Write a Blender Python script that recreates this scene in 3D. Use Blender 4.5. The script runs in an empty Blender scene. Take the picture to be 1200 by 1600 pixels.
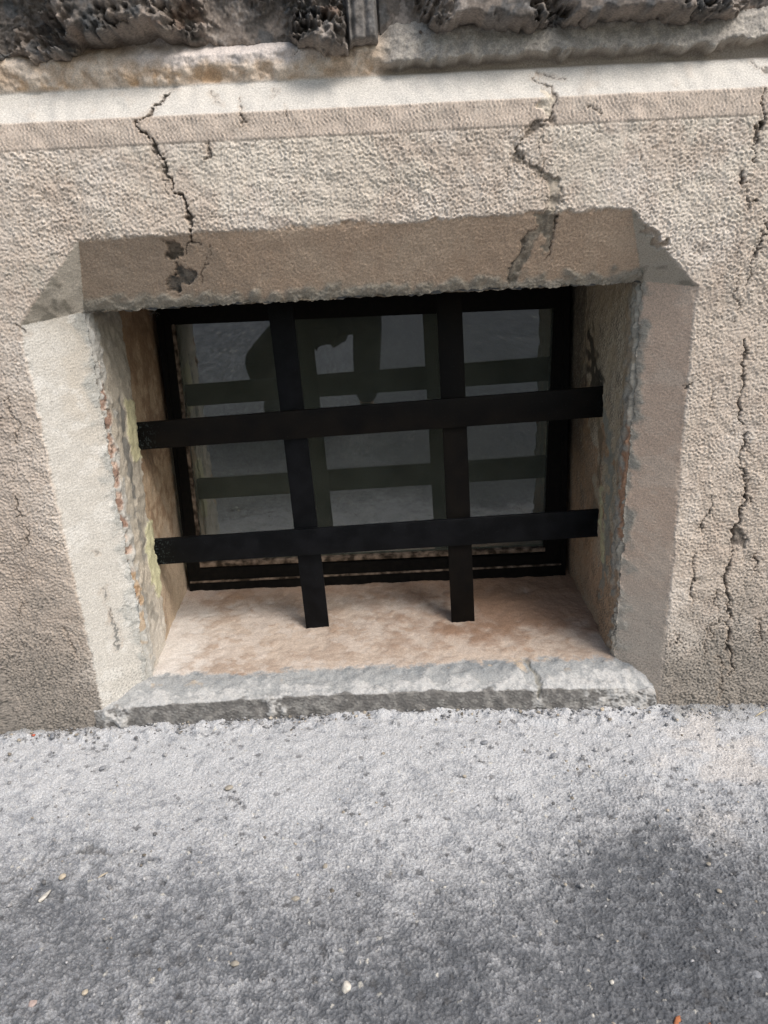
import bpy, bmesh, math, random
import numpy as np
from mathutils import Matrix, Vector
R = math.radians
sc = bpy.context.scene
col = sc.collection

# ------------------------------------------------------------------ camera
F = 1200.0
PITCH, ROLL, YAW = R(19.087), R(3.756), R(0.065)
CAM = np.array([0.0, -1.1816, 0.80])
fw = np.array([math.sin(YAW)*math.cos(PITCH), math.cos(YAW)*math.cos(PITCH), -math.sin(PITCH)])
rt = np.cross(fw, [0, 0, 1]); rt /= np.linalg.norm(rt)
up = np.cross(rt, fw)
rt, up = math.cos(ROLL)*rt - math.sin(ROLL)*up, math.sin(ROLL)*rt + math.cos(ROLL)*up
cd = bpy.data.cameras.new('camera')
cam = bpy.data.objects.new('camera', cd); col.objects.link(cam)
cam.matrix_world = Matrix(((rt[0], up[0], -fw[0], CAM[0]), (rt[1], up[1], -fw[1], CAM[1]),
                           (rt[2], up[2], -fw[2], CAM[2]), (0, 0, 0, 1)))
cd.sensor_fit = 'VERTICAL'; cd.sensor_height = 36.0; cd.lens = F/1600*36
cd.clip_start = 0.01; cd.clip_end = 500
cd.dof.use_dof = True; cd.dof.focus_distance = 1.27; cd.dof.aperture_fstop = 11.0
sc.camera = cam

# ------------------------------------------------------------------ sky, sun, exposure
SUN_DIR = Vector((0.48, -0.44, 0.86)).normalized()      # towards the light
w = bpy.data.worlds.new("World"); sc.world = w; w.use_nodes = True
nt = w.node_tree
sky = nt.nodes.new('ShaderNodeTexSky'); sky.sky_type = 'NISHITA'; sky.sun_disc = False
sky.sun_elevation = math.asin(SUN_DIR.z); sky.sun_rotation = math.atan2(SUN_DIR.x, SUN_DIR.y)
sky.air_density = 1.6; sky.dust_density = 4.0; sky.ozone_density = 0.6
nt.links.new(sky.outputs[0], nt.nodes['Background'].inputs[0])
nt.nodes['Background'].inputs[1].default_value = 0.125
sl = bpy.data.lights.new('sun', 'SUN'); sl.energy = 2.0; sl.angle = R(28); sl.color = (1.0, 0.97, 0.945)
so = bpy.data.objects.new('sun', sl); col.objects.link(so); so.location = (2, -3, 5)
so.rotation_euler = SUN_DIR.to_track_quat('Z', 'Y').to_euler()
sc.view_settings.view_transform = 'Standard'; sc.view_settings.look = 'None'
sc.view_settings.gamma = 1; sc.view_settings.exposure = 0.42
sc.render.engine = 'CYCLES'

# ------------------------------------------------------------------ helpers
rng = np.random.default_rng(7)
def at(x, y, ax, v):
    """world point seen at photo pixel (x, y) on the plane axis ax = v"""
    d = fw + (x-600)/F*rt - (y-800)/F*up
    return CAM + d*(v-CAM[ax])/d[ax]

def tex(lam, bw=0.35, ax=1.0, ay=1.0, px=0.0015, n=1024):
    """tileable band-limited noise, unit variance, wavelength lam (m)"""
    f = np.fft.fftfreq(n, px)
    fx, fy = np.meshgrid(f, f, indexing='ij')
    r = np.sqrt((fx*ax)**2 + (fy*ay)**2) * lam + 1e-9
    H = np.exp(-(np.log(r)/bw)**2/2)
    t = np.fft.ifft2(np.fft.fft2(rng.standard_normal((n, n)))*H).real
    return ((t/t.std()).astype(np.float32), px)
def ftex(lam0, beta=2.0, px=0.0015, n=1024, lmin=0.0):
    """fractal noise below wavelength lam0"""
    f = np.fft.fftfreq(n, px)
    fx, fy = np.meshgrid(f, f, indexing='ij')
    r = np.sqrt(fx**2+fy**2)
    H = 1/(1+(r*lam0)**beta)
    if lmin: H *= np.exp(-(r*lmin)**2)
    H[0, 0] = 0
    t = np.fft.ifft2(np.fft.fft2(rng.standard_normal((n, n)))*H).real
    return ((t/t.std()).astype(np.float32), px)
def cells(size, px=0.0015, n=1024, jit=0.9):
    """tileable cell pattern: dome height, distance to the border, one random value per cell"""
    g = int(round(n*px/size)); st = n*px/g
    jx, jy = rng.uniform(-.5, .5, (g, g))*jit+.5, rng.uniform(-.5, .5, (g, g))*jit+.5; val = rng.uniform(0, 1, (g, g))
    u = (np.arange(n)*px+px*.3)/st; I = np.floor(u).astype(int); A, B = np.meshgrid(u, u, indexing='ij'); Ii, Jj = np.meshgrid(I, I, indexing='ij')
    f1 = np.full((n, n), 9.0); f2 = np.full((n, n), 9.0); v = np.zeros((n, n))
    for di in (-1, 0, 1):
        for dj in (-1, 0, 1):
            a, b = (Ii+di) % g, (Jj+dj) % g
            d = np.hypot(Ii+di+jx[a, b]-A, Jj+dj+jy[a, b]-B)
            c = d < f1; f2 = np.where(c, f1, np.minimum(f2, d)); v = np.where(c, val[a, b], v); f1 = np.where(c, d, f1)
    return (f1.astype(np.float32), px), ((f2-f1).astype(np.float32), px), (v.astype(np.float32), px)
def S(t, x, y, ox=0.0, oy=0.0):
    T, px = t; n = T.shape[0]
    a = (np.asarray(x)+ox)/px; b = (np.asarray(y)+oy)/px
    i = np.floor(a); j = np.floor(b); fa = a-i; fb = b-j
    i = i.astype(int) % n; j = j.astype(int) % n; i1 = (i+1) % n; j1 = (j+1) % n
    return (T[i, j]*(1-fa)+T[i1, j]*fa)*(1-fb) + (T[i, j1]*(1-fa)+T[i1, j1]*fa)*fb
def ss(a, b, x):
    t = np.clip((x-a)/(b-a), 0, 1); return t*t*(3-2*t)
def mix(c, d, m):
    return c*(1-m[..., None]) + np.asarray(d, float)*m[..., None]
def C3(X, c):
    return np.broadcast_to(np.asarray(c, float), X.shape+(3,)).copy()
def pline(x, y, pts, wid=None):
    """distance to a polyline, and the width along it"""
    best = np.full(x.shape, 9.0); ww = np.zeros(x.shape)
    for k in range(len(pts)-1):
        ax_, ay_ = pts[k]; bx, by = pts[k+1]
        dx, dy = bx-ax_, by-ay_; L = dx*dx+dy*dy+1e-12
        t = np.clip(((x-ax_)*dx+(y-ay_)*dy)/L, 0, 1)
        d = np.hypot(x-ax_-t*dx, y-ay_-t*dy)
        if wid is not None: wk = wid[k]*(1-t)+wid[k+1]*t
        m = d < best
        best = np.where(m, d, best)
        if wid is not None: ww = np.where(m, wk, ww)
    return best, ww
def poly(x, y, pts):
    """signed distance to a polygon: negative inside"""
    pts = list(pts); d, _ = pline(x, y, pts+[pts[0]])
    ins = np.zeros(x.shape, bool); n = len(pts)
    for k in range(n):
        (x1, y1), (x2, y2) = pts[k], pts[(k+1) % n]
        c = ((y1 > y) != (y2 > y))
        ins ^= c & (x < (x2-x1)*(y-y1)/(y2-y1+1e-15)+x1)
    return np.where(ins, -d, d)
def axis(lo, hi, f0, f1, step, grow=1.12):
    """1-D samples: fine between f0 and f1, growing steps out to lo / hi"""
    a = list(np.arange(f0, f1, step)); s = step
    p = a[-1]
    while p < hi: s *= grow; p += s; a.append(min(p, hi))
    s = step; p = a[0]; b = []
    while p > lo: s *= grow; p -= s; b.append(max(p, lo))
    return np.array(b[::-1]+a)

def setp(o, label=None, cat=None, group=None, kind=None):
    if label: o['label'] = label
    if cat: o['category'] = cat
    if group: o['group'] = group
    if kind: o['kind'] = kind
    return o
def link(name, me, mat, parent=None):
    o = bpy.data.objects.new(name, me); col.objects.link(o)
    if mat: me.materials.append(mat)
    if parent: o.parent = parent
    return o
def grid(name, P, colr, mat, parent=None, keep=None, flip=False):
    n, m = P.shape[:2]
    idx = np.arange(n*m).reshape(n, m)
    q = np.stack([idx[:-1, :-1], idx[1:, :-1], idx[1:, 1:], idx[:-1, 1:]], -1)
    if keep is not None: q = q[keep]
    q = q.reshape(-1, 4)
    if flip: q = q[:, ::-1]
    used = np.zeros(n*m, bool); used[q.ravel()] = True
    remap = np.cumsum(used)-1
    V = P.reshape(-1, 3)[used]; q = remap[q]
    me = bpy.data.meshes.new(name)
    me.vertices.add(len(V)); me.vertices.foreach_set('co', V.astype(np.float32).ravel())
    me.loops.add(q.size); me.loops.foreach_set('vertex_index', q.astype(np.int32).ravel())
    me.polygons.add(len(q)); me.polygons.foreach_set('loop_start', np.arange(0, q.size, 4, dtype=np.int32))
    me.polygons.foreach_set('use_smooth', np.ones(len(q), bool))
    me.update(calc_edges=True)
    ca = me.color_attributes.new('tint', 'FLOAT_COLOR', 'POINT')
    c4 = np.ones((len(V), 4), np.float32); c4[:, :3] = np.clip(colr.reshape(-1, 3)[used], 0, 1)
    ca.data.foreach_set('color', c4.ravel())
    return link(name, me, mat, parent)

# ------------------------------------------------------------------ materials
def mat_base(name):
    m = bpy.data.materials.new(name); m.use_nodes = True
    return m, m.node_tree, m.node_tree.nodes['Principled BSDF']
def mat_tint(name, fine=500.0, var=0.25, bump=0.35, rough=0.92, bscale=700.0, bdist=0.0008, spec=0.25):
    """mineral surface: worn colours from the 'tint' attribute, grain and micro relief from noise nodes"""
    m, t, b = mat_base(name); N = t.nodes.new; L = t.links.new
    at_ = N('ShaderNodeAttribute'); at_.attribute_name = 'tint'
    tc = N('ShaderNodeTexCoord')
    n1 = N('ShaderNodeTexNoise'); n1.inputs['Scale'].default_value = fine; n1.inputs['Detail'].default_value = 3
    L(tc.outputs['Object'], n1.inputs['Vector'])
    mr = N('ShaderNodeMapRange'); mr.inputs[1].default_value = 0.3; mr.inputs[2].default_value = 0.7
    mr.inputs[3].default_value = 1-var; mr.inputs[4].default_value = 1+var
    L(n1.outputs[0], mr.inputs[0])
    mu = N('ShaderNodeVectorMath'); mu.operation = 'SCALE'
    L(at_.outputs['Color'], mu.inputs[0]); L(mr.outputs[0], mu.inputs['Scale'])
    L(mu.outputs[0], b.inputs['Base Color'])
    n2 = N('ShaderNodeTexNoise'); n2.inputs['Scale'].default_value = bscale; n2.inputs['Detail'].default_value = 4
    L(tc.outputs['Object'], n2.inputs['Vector'])
    bp = N('ShaderNodeBump'); bp.inputs['Strength'].default_value = bump; bp.inputs['Distance'].default_value = bdist
    L(n2.outputs[0], bp.inputs['Height']); L(bp.outputs[0], b.inputs['Normal'])
    b.inputs['Roughness'].default_value = rough; b.inputs['Specular IOR Level'].default_value = spec
    return m
def mat_noise(name, c1, c2, scale=60, rough=0.6, bump=0.1, bscale=300, spec=0.11, r2=None, detail=5, lo=0.4, hi=0.65, bdist=0.0006):
    m, t, b = mat_base(name); N = t.nodes.new; L = t.links.new
    tc = N('ShaderNodeTexCoord')
    n1 = N('ShaderNodeTexNoise'); n1.inputs['Scale'].default_value = scale; n1.inputs['Detail'].default_value = detail
    L(tc.outputs['Object'], n1.inputs['Vector'])
    cr = N('ShaderNodeValToRGB'); cr.color_ramp.elements[0].position = lo; cr.color_ramp.elements[1].position = hi
    cr.color_ramp.elements[0].color = (*c1, 1); cr.color_ramp.elements[1].color = (*c2, 1)
    L(n1.outputs[0], cr.inputs[0]); L(cr.outputs[0], b.inputs['Base Color'])
    n2 = N('ShaderNodeTexNoise'); n2.inputs['Scale'].default_value = bscale; n2.inputs['Detail'].default_value = 4
    L(tc.outputs['Object'], n2.inputs['Vector'])
    bp = N('ShaderNodeBump'); bp.inputs['Strength'].default_value = bump; bp.inputs['Distance'].default_value = bdist
    L(n2.outputs[0], bp.inputs['Height']); L(bp.outputs[0], b.inputs['Normal'])
    b.inputs['Roughness'].default_value = rough; b.inputs['Specular IOR Level'].default_value = spec
    if r2 is not None:
        mr = N('ShaderNodeMapRange'); mr.inputs[1].default_value = 0.35; mr.inputs[2].default_value = 0.7
        mr.inputs[3].default_value = rough; mr.inputs[4].default_value = r2
        L(n1.outputs[0], mr.inputs[0]); L(mr.outputs[0], b.inputs['Roughness'])
    return m
M_stone = mat_tint('tooled_limestone')
M_rock = mat_tint('rock_faced_stone', fine=260, var=0.3, bump=0.45, bscale=420, bdist=0.0012)
M_plaster = mat_tint('old_plaster', fine=350, var=0.18, bump=0.35, bscale=450, bdist=0.0008)
M_asphalt = mat_tint('dusty_asphalt', fine=650, var=0.4, bump=0.9, bscale=520, bdist=0.0014, rough=0.9)
M_paint = mat_noise('black_bar_paint', (0.003, 0.0034, 0.0042), (0.006, 0.0065, 0.008), scale=35, rough=0.42, r2=0.6, bump=0.15, bscale=600)
M_rust = mat_noise('brownish_black_bar_paint', (0.003, 0.0027, 0.0027), (0.007, 0.0055, 0.0042), scale=18, rough=0.5, r2=0.65, bump=0.2, bscale=500)
M_frame = mat_noise('black_window_frame_paint', (0.003, 0.003, 0.003), (0.008, 0.007, 0.006), scale=90, rough=0.5, r2=0.75, bump=0.25, bscale=500)
M_bead = mat_noise('dusty_wooden_bead', (0.04, 0.03, 0.022), (0.26, 0.20, 0.155), scale=60, rough=0.85, bump=0.3, bscale=400)
M_thread = mat_noise('grey_web_thread', (0.25, 0.24, 0.22), (0.4, 0.38, 0.35), rough=0.8)

def scuff(m):
    """chipped pale flecks where the bar ends meet the plaster"""
    t = m.node_tree; N = t.nodes.new; L = t.links.new; b = t.nodes['Principled BSDF']
    g = N('ShaderNodeNewGeometry'); sx = N('ShaderNodeSeparateXYZ'); L(g.outputs['Position'], sx.inputs[0])
    ab = N('ShaderNodeMath'); ab.operation = 'ABSOLUTE'; L(sx.outputs[0], ab.inputs[0])
    r1 = N('ShaderNodeMapRange'); r1.inputs[1].default_value = .405; r1.inputs[2].default_value = .445; L(ab.outputs[0], r1.inputs[0])
    n1 = N('ShaderNodeTexNoise'); n1.inputs['Scale'].default_value = 320; n1.inputs['Detail'].default_value = 6; L(g.outputs['Position'], n1.inputs['Vector'])
    r2 = N('ShaderNodeMapRange'); r2.inputs[1].default_value = .54; r2.inputs[2].default_value = .70; r2.inputs[4].default_value = .55; L(n1.outputs[0], r2.inputs[0])
    mu = N('ShaderNodeMath'); mu.operation = 'MULTIPLY'; L(r1.outputs[0], mu.inputs[0]); L(r2.outputs[0], mu.inputs[1])
    n3 = N('ShaderNodeTexNoise'); n3.inputs['Scale'].default_value = 900; n3.inputs['Detail'].default_value = 3; L(g.outputs['Position'], n3.inputs['Vector'])
    r3 = N('ShaderNodeMapRange'); r3.inputs[1].default_value = .70; r3.inputs[2].default_value = .76; r3.inputs[4].default_value = .5; L(n3.outputs[0], r3.inputs[0])
    mx_ = N('ShaderNodeMath'); mx_.operation = 'MAXIMUM'; L(mu.outputs[0], mx_.inputs[0]); L(r3.outputs[0], mx_.inputs[1])
    mx = N('ShaderNodeMixRGB'); old = b.inputs['Base Color'].links[0].from_socket
    L(mx_.outputs[0], mx.inputs[0]); L(old, mx.inputs[1]); mx.inputs[2].default_value = (0.12, 0.15, 0.155, 1); L(mx.outputs[0], b.inputs['Base Color'])
scuff(M_paint); scuff(M_rust)
# noise library
T_chip = tex(0.0072, 0.40, 1.2, 0.85)
T_chip2 = tex(0.0055, 0.40, 0.8, 1.3)
T_fine = tex(0.0048, 0.35)
T_comb = tex(0.0055, 0.30, 1.0, 0.12)        # vertical tool strokes
T_combh = tex(0.0045, 0.35, 0.35, 1.0)       # strokes lying across
T_peck = tex(0.0060, 0.55); T_rowh = tex(0.0066, 0.30, 0.30, 1.0); T_rowv = tex(0.0070, 0.30, 1.0, 0.25); T_streak = tex(0.010, 0.7, 1.0, 0.10)
C4, C4e, C4v = cells(0.0062, jit=.8); C5, C5e, C5v = cells(0.0038); C1, C1e, C1v = cells(0.0100); C2, C2e, C2v = cells(0.0050); C3c, C3e, C3v = cells(0.016)
T_r1 = tex(0.075, .35, 1.0, .55); T_r2 = tex(0.034, .35, 1.0, .7); T_r3 = tex(0.016, .35); T_r4 = tex(0.008, .35)
T_mid = tex(0.034, 0.3)
T_fr = ftex(0.08, 1.9)
T_fr2 = ftex(0.02, 1.6)
T_low = ftex(0.5, 2.2, px=0.006)
T_low2 = ftex(0.25, 1.8, px=0.006)
T_warp1, T_warp2 = ftex(0.03, 2.0), ftex(0.03, 2.0)

# ------------------------------------------------------------------ the wall's base shape
def lin(p, q):                         # X as a function of Z
    return lambda Z: p[0] + (q[0]-p[0])*(Z-p[2])/(q[2]-p[2])
def linz(p, q):                        # Z as a function of X
    return lambda X: p[2] + (q[2]-p[2])*(X-p[0])/(q[0]-p[0])
DC = 0.0665
oTL, oL, oLb = at(122, 372, 1, 0), at(28, 510, 1, 0), at(160, 1120, 1, 0)
oTR, oR, oRb = at(985, 322, 1, 0), at(1090, 448, 1, 0), at(1035, 1090, 1, 0)
iTL, iTR = at(132, 487, 1, DC), at(1003, 439, 1, DC)
iBL, iBR = at(231, 1050, 1, DC), at(960, 1040, 1, DC)
XoL, XoR, ZoT = lin(oL, oLb), lin(oR, oRb), linz(oTL, oTR)
XiL, XiR, ZiT = lin(iTL, iBL), lin(iTR, iBR), linz(iTL, iTR)
def diag(p, q, inner):
    p2 = np.array([p[0], p[2]]); q2 = np.array([q[0], q[2]]); n = np.array([-(q2-p2)[1], (q2-p2)[0]]); n /= np.linalg.norm(n)
    s = (np.array([inner[0], inner[2]])-p2)@n
    return lambda X, Z: ((X-p2[0])*n[0]+(Z-p2[1])*n[1])/s
dTL, dTR = diag(oTL, oL, iTL), diag(oTR, oR, iTR)
def cham(X, Z):
    a = (X-XoL(Z))/(XiL(Z)-XoL(Z)); b = (XoR(Z)-X)/(XoR(Z)-XiR(Z)); c = (ZoT(X)-Z)/(ZoT(X)-ZiT(X))
    return a, b, c, dTL(X, Z), dTR(X, Z)
def base(X, Z, jag=0.0):
    a, b, c, d, e = cham(X, Z)
    t = np.minimum(np.minimum(np.minimum(a, b), c), np.minimum(d, e))
    t = t+jag*np.exp(-(t/0.07)**2)
    Y = DC*np.clip(t, 0, 1)
    zc = Z+0.015*X
    Y = Y + 0.040*np.clip((zc-0.9825)/0.042, 0, 1)
    return Y, t, zc
def at_wall(x, y):
    Y = 0.0
    for _ in range(25):
        p = at(x, y, 1, Y); Y = 0.5*Y+0.5*float(base(np.array(p[0]), np.array(p[2]))[0])
    return (p[0], p[2])
def wpl(pts): return [at_wall(*p) for p in pts]

# ------------------------------------------------------------------ stone wall
wall = bpy.data.objects.new('stone_wall', None); col.objects.link(wall)
setp(wall, 'weathered beige stone basement wall with bush-hammered face, chamfered window opening, cracks and white ledge', 'wall')

def build_face():
    xs = axis(-3.2, 3.2, -0.665, 0.665, 0.0013); zs = axis(-0.12, 1.12, -0.02, 1.085, 0.0013, 1.2)
    X, Z = np.meshgrid(xs, zs, indexing='ij')
    n = lambda t, ox=0, oy=0: S(t, X, Z, ox, oy)
    # ragged arrises
    jag = 0.014*n(T_fr2)+0.014*n(T_mid)+0.012*n(T_chip)+0.018*n(T_fr)
    Y, t, zc = base(X, Z, jag*0.8)
    a, b, c, d, e = cham(X, Z)
    flat = 1-ss(0.0, 0.06, t)
    inch = 1-flat
    L_ = (a <= np.minimum(np.minimum(b, c), np.minimum(d, e))); R_ = (b <= np.minimum(np.minimum(a, c), np.minimum(d, e)))
    Tp = (c <= np.minimum(np.minimum(a, b), np.minimum(d, e)))
    Dg = ~(L_ | R_ | Tp)
    sof = lambda m: m.astype(float)*inch
    mL, mR, mT, mD = sof(L_), sof(R_), sof(Tp), sof(Dg)
    fil = ss(0.946, 0.9495, zc)*(1-ss(0.981, 0.985, zc))
    slope = ss(0.981, 0.985, zc)*(1-ss(1.024, 1.031, zc))
    mort = ss(1.024, 1.031, zc)
    face = flat*(1-ss(0.945, 0.950, zc))
    # ---- relief
    row = ss(-.5, 1.0, n(T_low2, .9, .4)+X)
    chip = 0.58*n(T_peck)+0.30*n(T_chip)+(0.25+0.25*row)*n(T_rowh)+(0.15+0.35*row)*n(T_rowv)+0.22*n(T_fine)
    px_ = X+.0011*n(T_peck, .3)+.0006*n(T_fine, .2); pz_ = Z+.0011*n(T_peck, .1, .7)+.0006*n(T_fine, .6)
    dome = ss(.0, .55, S(C4e, px_, pz_))*(S(C4v, px_, pz_)-.35)*2.0+ss(0, .5, S(C5e, px_, pz_))*(S(C5v, px_, pz_)-.4)*1.0
    chip = .85*chip+dome-.35
    rel = face*(0.00112*chip+0.0002*n(T_fine)+0.0004*n(T_mid))*(0.92+0.12*n(T_low2, .3))
    rel += (mT*1.0)*(0.00055*chip+0.00028*n(T_fine)+0.0003*n(T_mid))
    rel += (mL+mR)*(0.00026*n(T_combh)+0.00018*n(T_fine)+0.0002*n(T_mid)+0.00018*chip)
    rel += mD*(0.0006*n(T_mid)+0.0003*n(T_fr2)+0.00025*n(T_fine))
    rel += fil*(0.00075*n(T_comb)+0.00025*n(T_fine)+0.0004*n(T_mid)+0.0006)
    rel += slope*(0.00022*n(T_fine)+0.00022*n(T_combh)+0.0007*n(T_mid))
    rel += 0.0022*n(T_low)*(1-inch*0.6)
    # lip where the fillet meets the rough face
    rel -= 0.0009*np.exp(-((zc-0.9475)/0.0016)**2)*flat
    Y = Y - rel
    # bottom strip of rough plaster under the lintel chamfer
    st = mT*ss(0.82, 0.92, c+0.03*n(T_mid)+0.02*n(T_fr))
    Y -= st*(0.003+0.0009*n(T_fr2)+0.0010*n(T_mid))
    # rough cement along the inner arrises of the jamb chamfers
    sj = (mL*ss(0.80, 0.93, a+0.05*n(T_fr))+mR*ss(0.82, 0.95, b+0.05*n(T_fr)))
    Y -= sj*(0.0012+0.0006*n(T_fr2)+0.0006*n(T_mid))
    # ---- mortar bed above the ledge
    right = ss(0.02, 0.06, X)
    mb = 0.5+0.5*np.tanh((zc-(1.041+0.003*n(T_mid)*0.5+0.0025*n(T_fr)))*500)
    Y += mort*right*(0.012*(1-mb)-0.018*mb+0.012*np.clip((zc-1.043)/.03, 0, 1)+0.02*ss(1.075, 1.10, zc) - 0.0007*n(T_fr2)*mb - 0.0012*n(T_mid)*mb - 0.0004*n(T_fine)*mb)
    Y += mort*(1-right)*(0.03*ss(1.058, 1.085, zc)-0.001-0.006*ss(1.03, 1.05, zc+0.003*n(T_fr))-0.0012*n(T_mid)-0.0006*n(T_fr2) - 0.0018*n(T_fr))
    # ---- colours
    c_face = mix(C3(X, (0.52, 0.45, 0.385)), (0.60, 0.54, 0.48), ss(-1, 1.6, n(T_low2)))
    c_face = mix(c_face, (0.40, 0.325, 0.27), 0.40*ss(0.2, 1.8, n(T_fr)))
    c_face = mix(c_face, (0.33, 0.27, 0.22), .42*ss(-.1, -1.5, chip)); c_face = mix(c_face, (0.68, 0.63, 0.56), .35*ss(.5, 1.8, chip))  # crevice shade put into the colour: pits darker, peaks paler
    # pale limewash left lower, browner to the left edge
    c_face = mix(c_face, (0.40, 0.34, 0.29), 0.75*ss(-0.50, -0.60, X)*ss(0.75, 0.55, Z))
    c_face = mix(c_face, (0.62, 0.575, 0.50), 0.45*ss(-0.1, -0.8, -n(T_low2, .7, .3))*ss(0.60, 0.9, Z)*ss(-.55, -.2, X))
    # rising damp: dark specks and grey towards the ground
    damp = ss(0.28, 0.02, Z+0.03*n(T_low2)+0.012*n(T_fr))
    c_face = mix(c_face, (0.20, 0.185, 0.165), 0.75*damp)
    spk = ss(0.3, 1.0, -chip+0.4*n(T_fine))*ss(0, .6, damp)
    c_face = mix(c_face, (0.07, 0.07, 0.065), 0.75*spk)
    spk2 = ss(2.1, 2.7, n(T_chip2, .4, .2)+0.5*n(T_low2))
    c_face = mix(c_face, (0.10, 0.095, 0.09), 0.6*spk2)
    colr = c_face
    colr = mix(colr, (0.53, 0.45, 0.385), fil*0.9); colr = mix(colr, (0.60, 0.53, 0.46), fil*0.5*ss(0.3, 1.5, n(T_comb)+n(T_fr)))
    cs = mix(C3(X, (0.53, 0.51, 0.475)), (0.45, 0.40, 0.35), 0.4*ss(0.6, 2.2, n(T_fr)+0.4*n(T_mid)))
    colr = mix(colr, (0, 0, 0), slope) + cs*slope[..., None]
    ct = mix(C3(X, (0.50, 0.375, 0.28)), (0.54, 0.42, 0.32), ss(0, 2.0, n(T_low2))); ct = mix(ct, (0.34, 0.26, 0.20), .35*ss(0, -1.5, chip))  # lintel pits carry painted shade too
    ct = mix(ct, (0.30, 0.25, 0.20), 0.5*ss(-0.15, -0.32, X+0.04*n(T_fr)))
    ct = mix(ct, (0.27, 0.25, 0.21), 0.9*ss(0.78, 0.90, c+0.035*n(T_mid)+0.03*n(T_fr)))
    ct = mix(ct, (0.12, 0.115, 0.10), 0.6*ss(0.9, 1.0, c)*ss(0.0, 1.2, n(T_fr2)+n(T_mid)))
    colr = mix(colr, (0, 0, 0), mT)+ct*mT[..., None]
    cl = mix(C3(X, (0.56, 0.54, 0.50)), (0.51, 0.465, 0.40), 0.7*ss(0.35, 0.8, a+0.1*n(T_fr))*ss(0.35, 0.65, Z))
    cl = mix(cl, (0.36, 0.37, 0.355), 0.75*ss(0.78, 0.98, a+0.05*n(T_mid)+0.07*n(T_fr)))
    cl = mix(cl, (0.70, 0.69, 0.66), 0.5*ss(0.2, 1.5, n(T_fr, .2)))
    ld = ss(0.22, 0.05, Z+0.02*n(T_fr))
    cl = mix(cl, (0.16, 0.16, 0.15), 0.55*ld*ss(0.3, 1.2, n(T_fine)+0.8*n(T_chip2)))
    cl = mix(cl, (0.40, 0.38, 0.34), .35*ss(-.2, -1.6, chip+.6*n(T_fine)))  # shade of the pits in the left chamfer's colour
    cl = mix(cl, (0.12, 0.12, 0.12), 0.7*ss(2.3, 2.7, n(T_chip2, .1, .5)+0.3*n(T_fr)))
    colr = mix(colr, (0, 0, 0), mL)+cl*mL[..., None]
    cr = mix(C3(X, (0.60, 0.455, 0.355)), (0.63, 0.50, 0.40), ss(-0.5, 1.5, n(T_fr)))
    cr = mix(cr, (0.38, 0.30, 0.25), .35*ss(-.2, -1.6, chip+.6*n(T_fine)))  # right chamfer: pits shaded by colour
    cr = mix(cr, (0.27, 0.27, 0.24), 0.8*ss(0.80, 0.98, b+0.05*n(T_mid)+0.07*n(T_fr)))
    cr = mix(cr, (0.44, 0.40, 0.35), 0.7*ss(0.35, 0.1, Z))
    cr = mix(cr, (0.14, 0.14, 0.13), 0.45*ld*ss(0.3, 1.2, n(T_fine)+0.8*n(T_chip2)))
    colr = mix(colr, (0, 0, 0), mR)+cr*mR[..., None]
    cdg = mix(C3(X, (0.44, 0.40, 0.34)), (0.27, 0.25, 0.21), ss(0.2, 1.4, n(T_mid)+0.7*n(T_fr))); cdg = mix(cdg, (0.60, 0.55, 0.475), .75*ss(0, -.2, X)*ss(1.3, 0, n(T_fr)))  # left facet paler: light on a rounded corner put into the colour
    colr = mix(colr, (0, 0, 0), mD)+cdg*mD[..., None]
    # plaster smears running out of the top-left facet over the face
    sm = ss(0.035, 0.0, np.hypot((X+0.478)*0.75+(Z-0.775)*0.6, ((Z-0.775)*0.8-(X+0.478)*0.6)*0.6)+0.012*n(T_fr))*flat
    colr = mix(colr, (0.36, 0.335, 0.29), 0.7*sm)
    # mortar
    cm = mix(C3(X, (0.50, 0.40, 0.31)), (0.58, 0.50, 0.42), ss(-0.5, 1, n(T_fr)))
    cm = mix(cm, (0.45, 0.28, 0.14), 0.6*ss(0.2, 1.3, n(T_fr, .3, .1)+0.6*n(T_low2))*ss(1.06, 1.03, zc))
    cm = mix(cm, (0.55, 0.50, 0.47), ss(1.045, 1.058, zc+0.004*n(T_fr))*ss(-0.35, -0.28, X)*ss(0.02, -0.1, X))
    cmr = mix(C3(X, (0.30, 0.28, 0.255)), (0.40, 0.37, 0.33), ss(-0.5, 1.2, n(T_fr2)))
    cmr = mix(cmr, (0.38, 0.33, 0.28), (1-mb)*0.8)
    cm = cm*(1-right[..., None])+cmr*right[..., None]
    colr = mix(colr, (0, 0, 0), mort)+cm*mort[..., None]
    # ---- cracks
    wx = X+0.0026*n(T_warp1)+0.0012*n(T_mid)+0.0005*n(T_peck); wz = Z+0.0026*n(T_warp2)+0.0005*n(T_chip2)
    def crack(pts, wid, depth=0.006, dark=(0.075, 0.062, 0.052), dk=0.82):
        nonlocal Y, colr
        P = wpl(pts); W = [q*0.00070 for q in wid]
        x0 = min(p[0] for p in P)-.03; x1 = max(p[0] for p in P)+.03; z0 = min(p[1] for p in P)-.03; z1 = max(p[1] for p in P)+.03
        i0, i1 = np.searchsorted(xs, [x0, x1]); j0, j1 = np.searchsorted(zs, [z0, z1]); s = (slice(i0, i1), slice(j0, j1))
        dd, ww = pline(wx[s], wz[s], P, W)
        ww = ww*(0.8+0.35*S(T_mid, X[s], Z[s], .11)+0.35*S(T_chip2, X[s], Z[s], .3))
        ww = np.maximum(ww, 0.0002)
        m = np.clip(1.15-dd/(ww+0.0006), 0, 1)
        Y[s] += depth*ss(0, 1, m)*.8
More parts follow.
